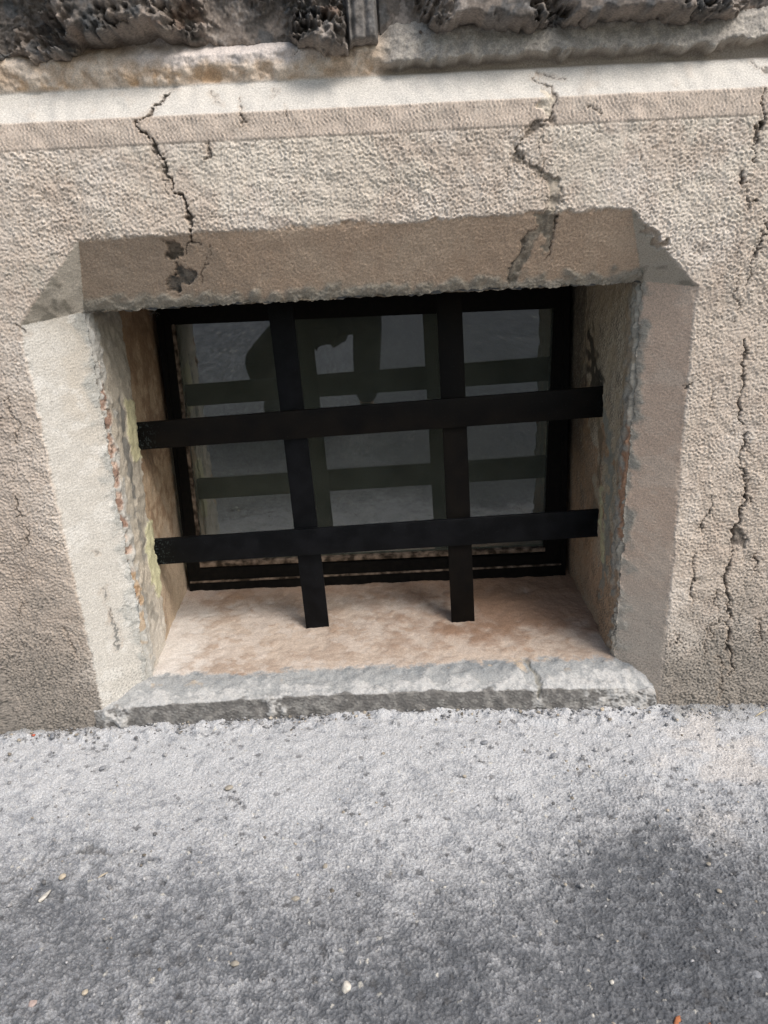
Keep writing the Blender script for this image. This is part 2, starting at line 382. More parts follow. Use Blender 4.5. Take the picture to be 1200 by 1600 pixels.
        fl = ss(.0045, .0, dd-ww)*ss(.2, 1.2, S(T_mid, X[s], Z[s], .6)+.5*S(T_fr2, X[s], Z[s]))*min(1.0, max(wid)/4)
        Y[s] += fl*.0016; colr[s] = mix(colr[s], (0.46, 0.375, 0.30), .6*fl)
        colr[s] = mix(colr[s], dark, dk*ss(0.0, 0.75, m))
        ed = np.exp(-((dd-ww-0.0025)/0.002)**2)*0.25
        colr[s] = mix(colr[s], (0.34, 0.27, 0.21), ed)
    def patch(pts, depth, c1, c2, edge=0.002, rough=0.0012, k=0.95, r=0.003):
        nonlocal Y, colr
        P = wpl(pts)
        x0 = min(p[0] for p in P)-.03; x1 = max(p[0] for p in P)+.03; z0 = min(p[1] for p in P)-.03; z1 = max(p[1] for p in P)+.03
        i0, i1 = np.searchsorted(xs, [x0, x1]); j0, j1 = np.searchsorted(zs, [z0, z1]); s = (slice(i0, i1), slice(j0, j1))
        dd = poly(wx[s]+r*0.4*S(T_fr2, X[s], Z[s]), wz[s]+r*0.4*S(T_fr2, X[s], Z[s], .5), P)
        m = ss(edge, -edge, dd)
        Y[s] += m*(depth+rough*S(T_mid, X[s], Z[s], .2)+rough*0.7*S(T_fr2, X[s], Z[s], .4)) + m*rel[s]*0.7
        cc = mix(C3(dd, c1), c2, ss(-0.8, 1.0, S(T_fr2, X[s], Z[s], .3)+.5*S(T_mid, X[s], Z[s], .3)))
        colr[s] = mix(colr[s], 0, m*k)+cc*(m*k)[..., None]
    crack([(263, 144), (250, 156), (238, 172), (218, 188), (224, 204), (234, 222), (244, 238), (252, 256), (262, 274), (278, 298), (292, 312), (299, 330), (296, 350), (303, 378)],
          [2, 3, 3, 2.5, 3, 4, 7, 8, 5, 3, 4, 5, 3.5, 3], 0.009)
    crack([(303, 376), (316, 386)], [2, .5], 0.003); crack([(303, 376), (292, 390), (285, 398)], [2, 1, .5], 0.003)
    crack([(326, 385), (322, 410), (312, 440)], [1, .8, .8], 0.003, dk=0.5)
    crack([(330, 148), (338, 160), (345, 166)], [.8, 1, .5], 0.002, dk=.5); crack([(372, 152), (376, 166), (373, 176), (382, 190), (378, 205)], [1, 1, 1.5, 2, 1], 0.003)
    crack([(325, 225), (331, 243), (320, 253)], [1, 1.6, .8], 0.003); crack([(434, 140), (425, 152)], [1, .5], 0.002, dk=.4)
    crack([(258, 282), (270, 304)], [1, 1.5], 0.002, dk=.6); crack([(448, 170), (446, 182)], [1, .6], 0.002)
    # broken-out pockets on the lintel
    patch([(258, 374), (281, 380), (279, 398), (266, 410), (258, 402), (262, 388)], 0.010, (0.10, 0.085, 0.07), (0.2, 0.165, 0.13))
    patch([(277, 410), (288, 420), (308, 426), (303, 440), (284, 444), (272, 456), (256, 450), (270, 436)], 0.011, (0.12, 0.115, 0.105), (0.23, 0.20, 0.17))
    # the wide, mortar-filled crack
    crack([(836, 122), (848, 134), (862, 138), (868, 152), (866, 170), (858, 186), (838, 196), (826, 208), (812, 222), (802, 232), (808, 246), (826, 260), (846, 270)],
          [5, 7, 5, 4, 4, 6, 5, 6, 5, 8, 11, 9, 6], 0.0045, dark=(0.17, 0.145, 0.12), dk=0.85)
    patch([(842, 142), (862, 146), (864, 168), (852, 184), (842, 166)], 0.002, (0.55, 0.49, 0.40), (0.62, 0.57, 0.49), k=0.8)
    patch([(842, 262), (866, 274), (877, 294), (876, 312), (866, 334), (852, 334), (856, 300)], 0.0025, (0.30, 0.26, 0.215), (0.40, 0.35, 0.29), k=.95)
    patch([(842, 333), (866, 331), (866, 356), (858, 392), (848, 398), (852, 372), (842, 362), (832, 392), (812, 420), (802, 438), (790, 438), (800, 410), (822, 372), (836, 356)],
          0.0022, (0.20, 0.175, 0.14), (0.33, 0.29, 0.235), k=.95)
    crack([(866, 333), (867, 358), (857, 396), (850, 408)], [1.6, 1.6, 1.6, .6], 0.004); crack([(835, 352), (826, 372), (803, 408), (795, 432)], [1, 1, 1, 1], 0.003, dk=.6)
    crack([(848, 205), (849, 240), (850, 266), (850, 330)], [.5, .6, .6, .5], 0.002, dk=.6)
    crack([(850, 118), (864, 120), (880, 121)], [1.4, 1, .4], .002, dk=.7); crack([(922, 164), (932, 176), (938, 182)], [.6, 2.2, .8], 0.003, dk=.6)
    crack([(1172, 98), (1184, 106), (1199, 110)], [1.2, 1.6, 1], .003, dk=.7)
    crack([(790, 262), (793, 285)], [1, 1], .003, dk=.4)
    # right-hand run of cracks
    crack([(1192, 142), (1190, 165), (1191, 185), (1184, 205), (1179, 232), (1181, 250)], [1, 1.4, 2, 3, 2, 1], 0.005)
    crack([(1190, 190), (1187, 198)], [4, 3], .006); crack([(1160, 268), (1163, 282), (1160, 292)], [5, 4, 1.2], 0.007); crack([(1177, 314), (1180, 317)], [5, 5], .005)
    crack([(1166, 300), (1170, 322)], [.8, 1.5], .003, dk=.6); crack([(1002, 246), (1003, 248)], [2.5, 2.5], .004)
    crack([(1199, 345), (1190, 378), (1178, 400), (1172, 428), (1166, 440)], [1, 2, 2, 2.4, 1.5], 0.005); crack([(1152, 382), (1148, 402)], [1, 1.2], .003, dk=.6)
    crack([(1152, 430), (1149, 458), (1156, 478), (1148, 500)], [1, 1.2, .8, .8], 0.003, dk=.7)
    crack([(1166, 530), (1167, 552), (1163, 575), (1162, 600), (1157, 625), (1157, 645), (1163, 662)], [1.4, 2.6, 4, 2.4, 1.6, 2.2, 1], 0.006)
    crack([(1170, 675), (1164, 700), (1158, 718), (1162, 740), (1166, 760), (1164, 782)], [1.6, 2.4, 1.6, 3, 2.4, 2.4], 0.006); crack([(1170, 700), (1176, 720)], [1, 1.2], .003)
    crack([(1168, 752), (1163, 785), (1158, 805), (1150, 830), (1144, 858), (1143, 880), (1132, 905), (1140, 940), (1141, 970), (1139, 1015), (1146, 1035), (1144, 1055)],
          [2.4, 3, 4, 5, 5, 3.4, 3, 2.6, 2.8, 2.6, 2, 1], 0.008)
    patch([(1148, 822), (1158, 828), (1167, 846), (1163, 858), (1149, 852), (1144, 840)], 0.007, (0.13, 0.11, 0.095), (0.22, 0.19, 0.16))
    crack([(1172, 775), (1170, 785)], [2, 1.4], .003)
    crack([(1117, 775), (1108, 800), (1100, 815), (1096, 830)], [1, 1.4, 1.8, 3], 0.004); crack([(1092, 755), (1100, 770)], [1, .8], .002, dk=.6)
    crack([(1086, 865), (1084, 890), (1085, 915), (1082, 940)], [1.6, 1.6, 2.2, 1.4], 0.004); crack([(1112, 858), (1100, 864)], [1.4, .8], .003)
    crack([(1186, 868), (1182, 885), (1187, 898)], [4, 3, 1.2], 0.006); crack([(1122, 930), (1117, 942), (1124, 952)], [1.2, 1.6, 1], .003)
    crack([(1106, 980), (1103, 1010), (1106, 1030)], [1.2, 1.2, 1], .003, dk=.7); crack([(1128, 965), (1112, 985), (1116, 998)], [1.4, 1.6, 1.6], .003, dk=.7)
    crack([(1126, 1030), (1131, 1045), (1127, 1065), (1124, 1090)], [1.4, 2, 1.6, 1.6], .004); crack([(1185, 965), (1193, 985), (1188, 1010)], [1.6, 2, 1.4], .003)
    crack([(1113, 608), (1114, 640)], [.8, 1], .002, dk=.5); crack([(1076, 602), (1073, 612)], [3, 1.5], .004); crack([(1060, 992), (1063, 1005)], [1.4, 2], .003)
    # left-hand hairlines
    crack([(5, 622), (12, 632), (15, 648), (28, 662), (30, 680), (28, 696)], [1, 1, 1, 1.2, 1.2, 1], .003, dk=.65)
    crack([(24, 776), (27, 792), (38, 798), (30, 812)], [1.4, 1.6, 1.4, 1.2], .003, dk=.7); crack([(42, 826), (45, 842), (42, 850)], [1, 1.5, 1], .003)
    crack([(0, 655), (2, 665)], [1, 2], .003); crack([(38, 940), (28, 950), (30, 965)], [1, 1, 1], .003, dk=.5); crack([(22, 505), (40, 520)], [1, 2], .003, dk=.8)
    crack([(100, 985), (110, 1010), (118, 1030)], [1.2, 1.2, 1], .003, dk=.5); crack([(40, 895), (42, 912)], [1, 1], .002, dk=.4)
    crack([(108, 388), (106, 394)], [.8, .8], .002, dk=.5)
    # grey paint run on the left chamfer
    crack([(160, 918), (168, 940)], [.8, 1.2], 0.0004, dark=(0.15, 0.15, 0.145)); crack([(171, 950), (176, 972), (181, 990), (179, 1018)], [1.6, 3, 3.4, 2], 0.0006, dark=(0.13, 0.135, 0.13))
    crack([(150, 858), (156, 862)], [2, 1.4], .0006, dark=(.2, .2, .19), dk=.7)
    # knocked corner on the right diagonal
    patch([(1008, 350), (1030, 362), (1042, 378), (1036, 388), (1018, 376)], 0.006, (0.42, 0.34, 0.27), (0.48, 0.40, 0.33), k=0.8)
    # drop the face into the opening and trim it to the outline
    ins = (X > XiL(Z)) & (X < XiR(Z)) & (Z < ZiT(X))
    jl = 0.0016*S(T_fr, Z, 0*Z+.2)+0.0007*S(T_fr2, Z, 0*Z+.1); jr = 0.0016*S(T_fr, Z, 0*Z+.6)+0.0007*S(T_fr2, Z, 0*Z+.4); jt = 0.0012*S(T_fr, X, 0*X+.8)+0.0008*S(T_fr2, X, 0*X+.6)
    eL, eR, eT = XiL(Z)+jl, XiR(Z)+jr, ZiT(X)+jt
    ins = (X > eL) & (X < eR) & (Z < eT)
    dl, dr, dt_ = X-eL, eR-X, eT-Z
    st_ = 0.0021
    nearL = ins & (dl <= np.minimum(dr, dt_)) & (dl < st_); nearR = ins & (dr < np.minimum(dl, dt_)) & (dr < st_)
    nearT = ins & ~nearL & ~nearR & (dt_ < st_)
    X2 = X.copy(); Z2 = Z.copy()
    X2[nearL] = eL[nearL]; X2[nearR] = eR[nearR]; Z2[nearT] = eT[nearT]
    deep = ins & ~(nearL | nearR | nearT)
    rL = deep & (dl <= np.minimum(dr, dt_)) & (dl < 2*st_); rR = deep & (dr < np.minimum(dl, dt_)) & (dr < 2*st_)
    X2[rL] = eL[rL]-0.004; X2[rR] = eR[rR]+0.004; Y[rL | rR] += 0.03
    deep = deep & ~(rL | rR)
    keep = ~(deep[:-1, :-1] | deep[1:, :-1] | deep[1:, 1:] | deep[:-1, 1:])
    P = np.stack([X2, Y, Z2], -1)
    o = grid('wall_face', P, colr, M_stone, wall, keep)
    return o
build_face()

# rock-faced blocks above
def facets(X, Z, seeds, size, tilt, curv, sx=1.0):

    r2 = np.random.default_rng(seeds)
    x0, x1, z0, z1 = X.min()-size, X.max()+size, Z.min()-size, Z.max()+size
    n = int((x1-x0)*(z1-z0)/(size*size*0.5)/sx)
    sx_, sz_ = r2.uniform(x0, x1, n), r2.uniform(z0, z1, n)
    h0 = r2.normal(0, 0.006*size/0.05, n); gx = r2.normal(0, tilt, n); gz = r2.normal(0, tilt, n)
    h = np.full(X.shape, -9.0)
    for k in range(n):
        m = (np.abs(X-sx_[k]) < size*3)
        dx = X[m]-sx_[k]; dz = Z[m]-sz_[k]
        v = h0[k]+gx[k]*dx+gz[k]*dz-curv*(dx*dx*sx+dz*dz/sx)/size
        h[m] = np.maximum(h[m], v)
    return h
def rock_block(name, x0, x1, f0, f1, zb, seed, kind, label):
    xs = axis(x0, x1, f0, f1, 0.0018, 1.2); zs = axis(1.035, 3.6, 1.04, 1.20, 0.0018, 1.12)
    X, Z = np.meshgrid(xs, zs, indexing='ij')
    n = lambda t, ox=0, oy=0: S(t, X, Z, ox+seed*.13, oy+seed*.07)
    wx = X+0.006*n(T_warp1); wz = Z+0.006*n(T_warp2)
    if kind == 'rock':
        m = lambda t, o: S(t, wx*1.0, wz, o+seed*.17, o*.7)
        rg = lambda t, o: 1-np.abs(m(t, o))*1.15
        R1 = rg(T_r1, .0); w1 = np.clip(.55+.45*R1, .1, 1)
        h = .010+.0120*R1+.0085*rg(T_r2, .3)*w1+.0022*rg(T_r3, .5)*w1+.0007*m(T_r4, .2)
        h += .75*facets(wx, wz, seed, 0.045, 0.9, 0.4, 1.8)+.45*facets(wx, wz, seed+5, 0.020, 0.9, 0.35, 1.4)
        h = h-np.median(h[:, :90]); h = .024+.032*np.tanh(1.15*h/.032)
    else:
        h = 0.030+0.0005*n(T_fr2)+0.0007*n(T_mid)+0*X
        h -= 0.008*np.exp(-((X-0.002-0.01*(Z-1.1))/0.0022)**2) + 0.004*np.exp(-((X-0.020)/0.002)**2)
    edge = np.minimum(X-x0, x1-X)
    h -= 0.02*(1-ss(0.0, 0.004, edge))
    zbot = np.interp(X, [p[0] for p in zb], [p[1] for p in zb])+0.0035*n(T_fr)
    hb = ss(-0.006, 0.010, Z-zbot)
    Y = 0.040-h*1.0*hb+0.035*(1-hb)
    c1 = C3(X, (0.125, 0.112, 0.102))
    c1 = mix(c1, (0.23, 0.197, 0.172), ss(-0.3, 1.3, n(T_fr)+0.6*n(T_low2)))
    c1 = mix(c1, (0.36, 0.32, 0.29), 0.7*ss(1.1, 2.0, n(T_fr2)*0.6+n(T_fr, .4)+0.4*n(T_mid)))
    c1 = mix(c1, (0.10, 0.105, 0.11), 0.75*ss(0.5, 1.4, n(T_fr, .7, .2)+0.3*n(T_mid)))
    c1 = mix(c1, (0.20, 0.12, 0.08), 0.4*ss(1.2, 2.0, n(T_fr, .1, .8)))
    if kind != 'rock': c1 = mix(c1, (0.16, 0.155, 0.15), np.full(X.shape, .6))
    lo = ss(0.012, -0.002, Z-zbot)
    c1 = mix(c1, (0.45, 0.38, 0.32), 0.6*lo)
    o = grid(name, np.stack([X, Y, Z], -1), c1, M_rock, wall)
    o['label'] = label
def zl(pts): return [(at(x, y, 1, .035)[0], at(x, y, 1, .035)[2]) for x, y in pts]
jx0, jx1 = -0.006, 0.036
rock_block('rough_stone', -3.2, jx0, -0.665, jx0, zl([(-200, 110), (0, 116), (14, 112), (22, 100), (44, 98), (60, 112), (78, 112), (92, 108), (118, 102), (128, 76), (160, 76), (190, 66), (245, 58), (290, 66), (330, 76), (392, 80), (432, 76), (460, 98), (470, 82), (506, 88), (525, 84), (540, 86)]), 3, 'rock', 'dark rock-faced block left of the upright joint')
rock_block('drafted_margin', jx0, jx1, jx0, jx1, zl([(530, 88), (560, 80), (600, 78)]), 5, 'flat', 'narrow dressed strip with upright grooves')
rock_block('rough_stone', jx1, 3.2, jx1, 0.665, zl([(596, 72), (640, 56), (760, 52), (840, 50), (900, 46), (1000, 36), (1100, 40), (1200, 48), (1500, 40)]), 8, 'rock', 'grey rock-faced block right of the upright joint')

# ------------------------------------------------------------------ reveals, soffit, sill
YF = 0.410                      # plane of the window frame
def rev_uv(x, y, X0):           # photo pixel -> (Y, Z) on a reveal
    p = at(x, y, 0, X0); return (p[1], p[2])
def build_left():
    ys = np.arange(DC-0.006, 0.47, 0.0015); zs = np.arange(0.02, 0.755, 0.0015)
    Y, Z = np.meshgrid(ys, zs, indexing='ij')
    n = lambda t, ox=0, oy=0: S(t, Y, Z, ox+.3, oy+.6)
    fL = at(243, 490, 1, YF)[0]; fB = at(299, 915, 1, YF)[0]
    xb = fB+(fL-fB)*(Z-0.10)/0.6-0.012
    k = (Y-DC)/(YF-DC)
    X = XiL(Z)*(1-k)+xb*k
    wy = Y+0.003*n(T_warp1); wz = Z+0.003*n(T_warp2)
    q = lambda x, y: rev_uv(x, y, -0.443)
    h = 0.00008*n(T_fr2)+0.00018*n(T_mid)+0.0008*n(T_fr)+0.0001*n(T_fine)
    # thicker front coat of plaster, ending in a step near the bars
    sy = np.interp(Z, [0.05, .10, 0.25, 0.36, 0.5, 0.56, 0.72], [0.17, 0.20, 0.215, 0.20, 0.212, 0.222, 0.225])
    fr = ss(0.004, -0.004, wy-sy)
    h += fr*(0.004+.0006*n(T_mid, .7))
    edge = ss(DC+0.040, DC+0.018, wy+0.010*n(T_fr))
    h += edge*(0.002+0.0006*n(T_fr2)+0.0008*n(T_mid))
    c = mix(C3(Y, (0.42, 0.385, 0.325)), (0.54, 0.49, 0.41), ss(-.6, 1.2, n(T_fr)))
    c = mix(c, (0.60, 0.57, 0.52), 0.7*ss(0.30, 0.06, Z+0.03*n(T_fr)))
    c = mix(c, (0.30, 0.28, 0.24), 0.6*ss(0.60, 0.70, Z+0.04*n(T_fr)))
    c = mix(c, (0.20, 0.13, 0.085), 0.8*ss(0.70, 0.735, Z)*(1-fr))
    cb = mix(C3(Y, (0.46, 0.345, 0.235)), (0.33, 0.225, 0.145), ss(-.6, 1.2, S(T_combh, Z*0.15, Y*.6)*0.6+n(T_fr)))
    cb = mix(cb, (0.52, 0.43, 0.33), 0.7*ss(0.40, 0.15, Z+0.05*n(T_fr)))
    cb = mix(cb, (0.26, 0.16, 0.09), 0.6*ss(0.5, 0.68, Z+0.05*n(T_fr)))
    c = c*fr[..., None]+cb*(1-fr[..., None])
    c = mix(c, (0.44, 0.435, 0.41), edge*0.85)
    c = mix(c, (0.20, 0.165, 0.13), .45*ss(.3, 1.8, n(T_streak)+.5*n(T_fr))*(1-edge)); c = mix(c, (0.60, 0.56, 0.49), .4*ss(.5, 1.8, n(T_streak, .5, .2))*(1-edge)*fr)
    c = mix(c, (.10, .09, .08), .6*ss(1.9, 2.5, n(T_fine, .3)+.4*n(T_fr)))
    def blot(pts, cc, k=0.9, soft=0.004, add=0.0):
        nonlocal c, h
        d = poly(wy+.002*n(T_mid), wz, [q(*p) for p in pts]); m = ss(soft, -soft, d)
        c = mix(c, cc, k*m); h += add*m
    def line(pts, wid, cc, k=0.9, dep=0.0):
        nonlocal c, h
        d, ww = pline(wy, wz, [q(*p) for p in pts], [v*0.0022 for v in wid]); ww = ww*(0.8+.4*n(T_mid, .2))
        m = ss(1.3, 0.5, d/np.maximum(ww, 3e-4)); c = mix(c, cc, k*m); h -= dep*m
    # long dark smears, yellow filler round the bar ends
    line([(186, 622), (190, 660), (196, 700), (206, 745), (212, 780)], [3, 9, 10, 8, 2], (0.13, 0.135, 0.135), 0.75)
    line([(215, 800), (226, 850), (228, 880)], [4, 9, 3], (0.20, 0.20, 0.19), .6)
    line([(226, 930), (244, 960)], [10, 8], (0.22, 0.21, 0.185), .55)
    blot([(191, 622), (212, 628), (214, 672), (220, 700), (223, 716), (208, 722), (200, 690)], (0.60, 0.57, 0.36), .9, add=.002)
    blot([(231, 812), (240, 812), (246, 846), (252, 884), (257, 918), (250, 935), (238, 912), (230, 860)], (0.58, 0.57, 0.37), .9, add=.002)
    line([(212, 628), (216, 660)], [2, 2], (.1, .09, .07), .7, .001)
    line([(264, 962), (267, 978)], [2, 2], (.05, .05, .045), .9, .003)
    # exposed brick in the broken joint behind the chamfer
    pk = mix(C3(Y, (0.50, 0.38, 0.31)), (0.26, 0.17, 0.13), ss(-.6, 1.0, n(T_mid)+n(T_fr2)+.5*n(T_chip)))
    dd, ww = pline(wy, wz, [q(*p) for p in [(152, 560), (161, 610), (167, 650), (173, 690), (180, 730), (186, 770), (194, 815), (201, 860), (205, 880)]],
                   [v*.0021 for v in [1, 4, 8, 7, 8, 6, 8, 7, 5]])
    g = ss(1.2, .6, dd/np.maximum(ww*(.75+.5*n(T_mid, .4)), 3e-4))
    dd2, ww2 = pline(wy, wz, [q(*p) for p in [(196, 876), (206, 910), (211, 940), (216, 972), (222, 1005), (228, 1036)]], [v*.0015 for v in [8, 18, 20, 20, 16, 6]])
    g2 = ss(1.2, .75, dd2/np.maximum(ww2*(.85+.25*n(T_mid, .4)), 3e-4))
    gg = np.maximum(g, g2)
    h -= gg*(0.0035+0.001*n(T_mid, .5)+0.0008*n(T_fr2, .5))
    c = c*(1-gg[..., None])+pk*gg[..., None]
    line([(203, 928), (206, 942), (214, 948)], [4, 7, 4], (.06, .055, .05), .9, .006); line([(157, 668), (158, 682)], [4, 4], (.12, .05, .035), .9, .006)
    line([(210, 900), (224, 940), (228, 1000), (230, 1030)], [3, 4, 4, 2], (.45, .30, .16), .6)
    line([(149, 560), (162, 640), (173, 700), (184, 760), (193, 812), (201, 858), (208, 905)], [.7]*7, (.07, .06, .05), .7, .001)
    X = X+h*ss(DC-.002, DC+.006, Y)-0.016*ss(DC+.004, DC-.006, Y)
    Y = Y+0.004*ss(DC+.004, DC-.006, Y)
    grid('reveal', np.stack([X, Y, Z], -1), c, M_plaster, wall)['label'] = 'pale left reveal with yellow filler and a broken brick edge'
build_left()
def build_right():
    ys = np.arange(DC-0.006, 0.47, 0.0015); zs = np.arange(0.0, 0.755, 0.0015)
    Y, Z = np.meshgrid(ys, zs, indexing='ij')
    n = lambda t, ox=0, oy=0: S(t, Y, Z, ox+.9, oy+.1)
    fT = at(889, 465, 1, YF)[0]; fB = at(883, 895, 1, YF)[0]
    xb = fB+(fT-fB)*(Z-0.08)/0.6+0.012
    k = (Y-DC)/(YF-DC)
    X = XiR(Z)*(1-k)+xb*k
    wy = Y+0.003*n(T_warp1); wz = Z+0.003*n(T_warp2)
    q = lambda x, y: rev_uv(x, y, 0.410)
    h = 0.0001*n(T_fr2)+0.00022*n(T_mid)+0.0009*n(T_fr)+0.0001*n(T_fine)
    sy = np.interp(Z, [0.0, 0.1, 0.3, 0.5, 0.6, 0.72], [0.15, 0.17, 0.20, 0.205, 0.21, 0.215])
    fr = ss(0.004, -0.004, wy-sy); h += fr*0.004
    edge = ss(DC+0.050, DC+0.020, wy+0.012*n(T_fr)); h += edge*(0.002+0.0009*n(T_fr2)+0.001*n(T_mid))
    c = mix(C3(Y, (0.34, 0.285, 0.205)), (0.44, 0.38, 0.29), ss(-.6, 1.2, n(T_fr)+.6*S(T_combh, Z*.12, Y*.6)))
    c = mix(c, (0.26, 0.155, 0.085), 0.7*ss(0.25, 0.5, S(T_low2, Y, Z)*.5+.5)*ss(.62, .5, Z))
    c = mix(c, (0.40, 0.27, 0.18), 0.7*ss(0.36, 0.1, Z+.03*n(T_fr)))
    c = mix(c, (0.045, 0.045, 0.04), 0.8*ss(0.30, 0.36, Y+.012*n(T_fr)+0.02*S(T_combh, Z*.1, Y*.5))*ss(.30, .42, Z))  # shade of the deep recess painted in, upper back
    c = mix(c, (0.10, 0.08, 0.06), .8*ss(.0, 1.4, n(T_streak)+.5*n(T_fr))*(1-edge)); c = mix(c, (0.46, 0.42, 0.35), .45*ss(.5, 1.8, n(T_streak, .5, .2))*(1-edge))
    c = mix(c, (0.35, 0.33, 0.29), edge*.85)
    c = mix(c, (.06, .055, .05), .6*ss(1.9, 2.5, n(T_fine, .3)+.4*n(T_fr)))
    c = mix(c, (0.12, 0.12, 0.11), edge*.6*ss(.3, 1.2, n(T_mid)+n(T_fr2)))
    def line(pts, wid, cc, k=0.9, dep=0.0):
        nonlocal c, h
        d, ww = pline(wy, wz, [q(*p) for p in pts], [v*0.0022 for v in wid]); ww = ww*(0.8+.4*n(T_mid, .2))
        m = ss(1.5, 0.4, d/np.maximum(ww, 3e-4)); c = mix(c, cc, k*m); h -= dep*m
    line([(916, 520), (918, 560), (922, 592), (934, 600)], [8, 14, 22, 8], (0.03, 0.028, 0.024), .85)
    line([(938, 640), (948, 690), (950, 740), (948, 800), (946, 860), (940, 930)], [8, 10, 10, 10, 10, 5], (0.20, 0.215, 0.195), .75)
    line([(936, 770), (938, 830), (940, 870)], [5, 9, 4], (0.45, 0.44, 0.27), .7)
    line([(928, 660), (933, 700), (932, 760)], [4, 6, 3], (0.10, 0.085, 0.06), .6)
    line([(970, 480), (972, 560), (966, 600)], [5, 8, 4], (0.28, .20, .12), .5)
    # gap behind the chamfer with bared brick
    line([(978, 655), (975, 690), (971, 720), (970, 760), (968, 800), (965, 840)], [3, 8, 7, 9, 8, 3], (0.36, 0.20, 0.12), .85, .003)
    line([(962, 895), (962, 930), (956, 965), (954, 1005)], [4, 8, 7, 6], (0.30, 0.21, 0.14), .8, .003)
    line([(984, 590), (981, 650), (977, 730), (973, 800), (968, 860), (965, 930), (958, 1010)], [1.0]*7, (.05, .045, .04), .8, .0015)
    X = X-h*ss(DC-.002, DC+.006, Y)+0.016*ss(DC+.004, DC-.006, Y)
    Y = Y+0.004*ss(DC+.004, DC-.006, Y)
    grid('reveal', np.stack([X, Y, Z], -1), c, M_plaster, wall, flip=True)['label'] = 'brown right reveal with dark mould, painted shade at the upper back and a grey cement edge'
build_right()
def build_soffit():
    xs = np.arange(-0.47, 0.45, 0.003); ys = np.arange(DC-0.004, 0.47, 0.003)
    X, Y = np.meshgrid(xs, ys, indexing='ij')
    Z = ZiT(X)-0.001+0.001*S(T_fr2, X, Y)+0.0008*S(T_mid, X, Y)+0.004*ss(DC+.01, DC+.05, Y)
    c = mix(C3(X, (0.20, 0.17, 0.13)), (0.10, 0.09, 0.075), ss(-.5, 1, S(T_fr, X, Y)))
    grid('soffit', np.stack([X, Y, Z], -1), c, M_plaster, wall, flip=True)
build_soffit()
def build_sill():
    xs = np.arange(-0.535, 0.492, 0.0015)
    prof = [(0.47, .0845), (0.41, 0.0815), (0.22, 0.0705), (0.11, 0.0655), (0.074, 0.0645), (0.052, 0.0640), (0.030, 0.0620), (0.014, 0.0598), (0.004, 0.0580), (0.001, 0.0555), (0.000, 0.040), (-0.002, -0.04)]
    pv = np.array(prof); L = np.concatenate([[0], np.cumsum(np.hypot(*np.diff(pv, axis=0).T))])
    s = np.arange(0, L[-1], 0.0015)
    Yp = np.interp(s, L, pv[:, 0]); Zp = np.interp(s, L, pv[:, 1])
    ty = np.gradient(Yp, s); tz = np.gradient(Zp, s)
    ny, nz = -tz*-1, ty*-1                # outward normal (down-front side)
    ny, nz = tz, -ty
    X, Sg = np.meshgrid(xs, s, indexing='ij')
    n = lambda t, ox=0, oy=0: S(t, X, Sg, ox, oy)
    Y0 = np.broadcast_to(Yp, X.shape); wl = ss(0.072, 0.0, Y0); Z0 = np.broadcast_to(Zp, X.shape)-0.026*X*(1-wl)+wl*(np.interp(X, [-.53, -.42, -.13, .38, .5], [.056, .060, .058, .034, .026])-.058)
    front = ss(0.080, 0.064, Y0+0.007*n(T_fr)+.003*n(T_fr2)); face = ss(0.0570, 0.0545, Zp[None, :]+0.0015*n(T_fr)+0*X)
    band = front*(1-face)
    h = (1-front)*(0.00012*n(T_mid)+0.00006*n(T_fr2)+0.0009*n(T_fr)+0.00006*n(T_fine))
    h += band*(0.00025*n(T_fr2)+0.0005*n(T_mid)+0.0003*n(T_chip2)+0.0003*n(T_fine)+0.0014*n(T_fr))
    h += face*(0.0002*n(T_fr2)+0.0003*n(T_chip)+0.0004*n(T_mid))
    # coarse step at the front edge of the render
    h -= 0.0012*ss(0.076, 0.070, Y0+0.003*n(T_fr))*(1-face)
    # lumps of mortar over the lip
    def P(x, y, v): p = at(x, y, 1, v); return p[0]
    lump = np.exp(-((X-P(430, 1090, .01))/0.022)**2)+1.1*np.exp(-((X-P(835, 1075, .01))/0.012)**2)*0.7+np.exp(-((X-P(185, 1110, .01))/0.03)**2)+.9*ss(P(900, 1080, 0), P(960, 1080, 0), X+.01*n(T_fr))
    lump = lump*(1+.35*n(T_fr2)+.3*n(T_mid)); lf = lump*ss(0.03, 0.0, Y0)
    h += lf*(0.0012+0.0006*n(T_mid))
    c = mix(C3(X, (0.44, 0.365, 0.305)), (0.36, 0.285, 0.23), ss(-1, 2, n(T_fr)+.6*n(T_low2)+.3*n(T_fr2)))
    c = mix(c, (0.53, 0.475, 0.43), 0.5*ss(0.4, -0.3, X)*ss(.2, 1.1, n(T_fr, .5)+.3))
    c = mix(c, (0.58, 0.55, 0.52), 0.8*ss(-0.33, -0.43, X+.02*n(T_fr)))
    c = mix(c, (0.23, 0.14, 0.09), 0.85*ss(-.05, 0.25, X+.04*n(T_fr))*ss(.10, .22, Y0+.02*n(T_fr)))  # shade beside the right jamb painted in: browner to the right and back
    c = mix(c, (0.27, 0.17, 0.11), 0.6*ss(0.28, .40, Y0+.01*n(T_fr)))  # painted shade continues along the back of the sill
    c = mix(c, (0.25, 0.14, 0.07), 0.7*ss(1.6, 2.4, n(T_fr, .8, .3))*.4)
    for (x, y, r, cc, k) in [(790, 980, .020, (0.16, .085, .045), .8), (600, 935, .016, (.22, .13, .08), .5), (340, 935, .03, (.30, .25, .22), .5), (820, 1005, .012, (.25, .14, .08), .5), (400, 960, .03, (.62, .58, .54), .5)]:
        p = at(x, y, 2, 0.072); c = mix(c, cc, k*ss(r, 0, np.hypot(X-p[0], Y0-p[1])+.008*n(T_fr)+.003*n(T_mid)))
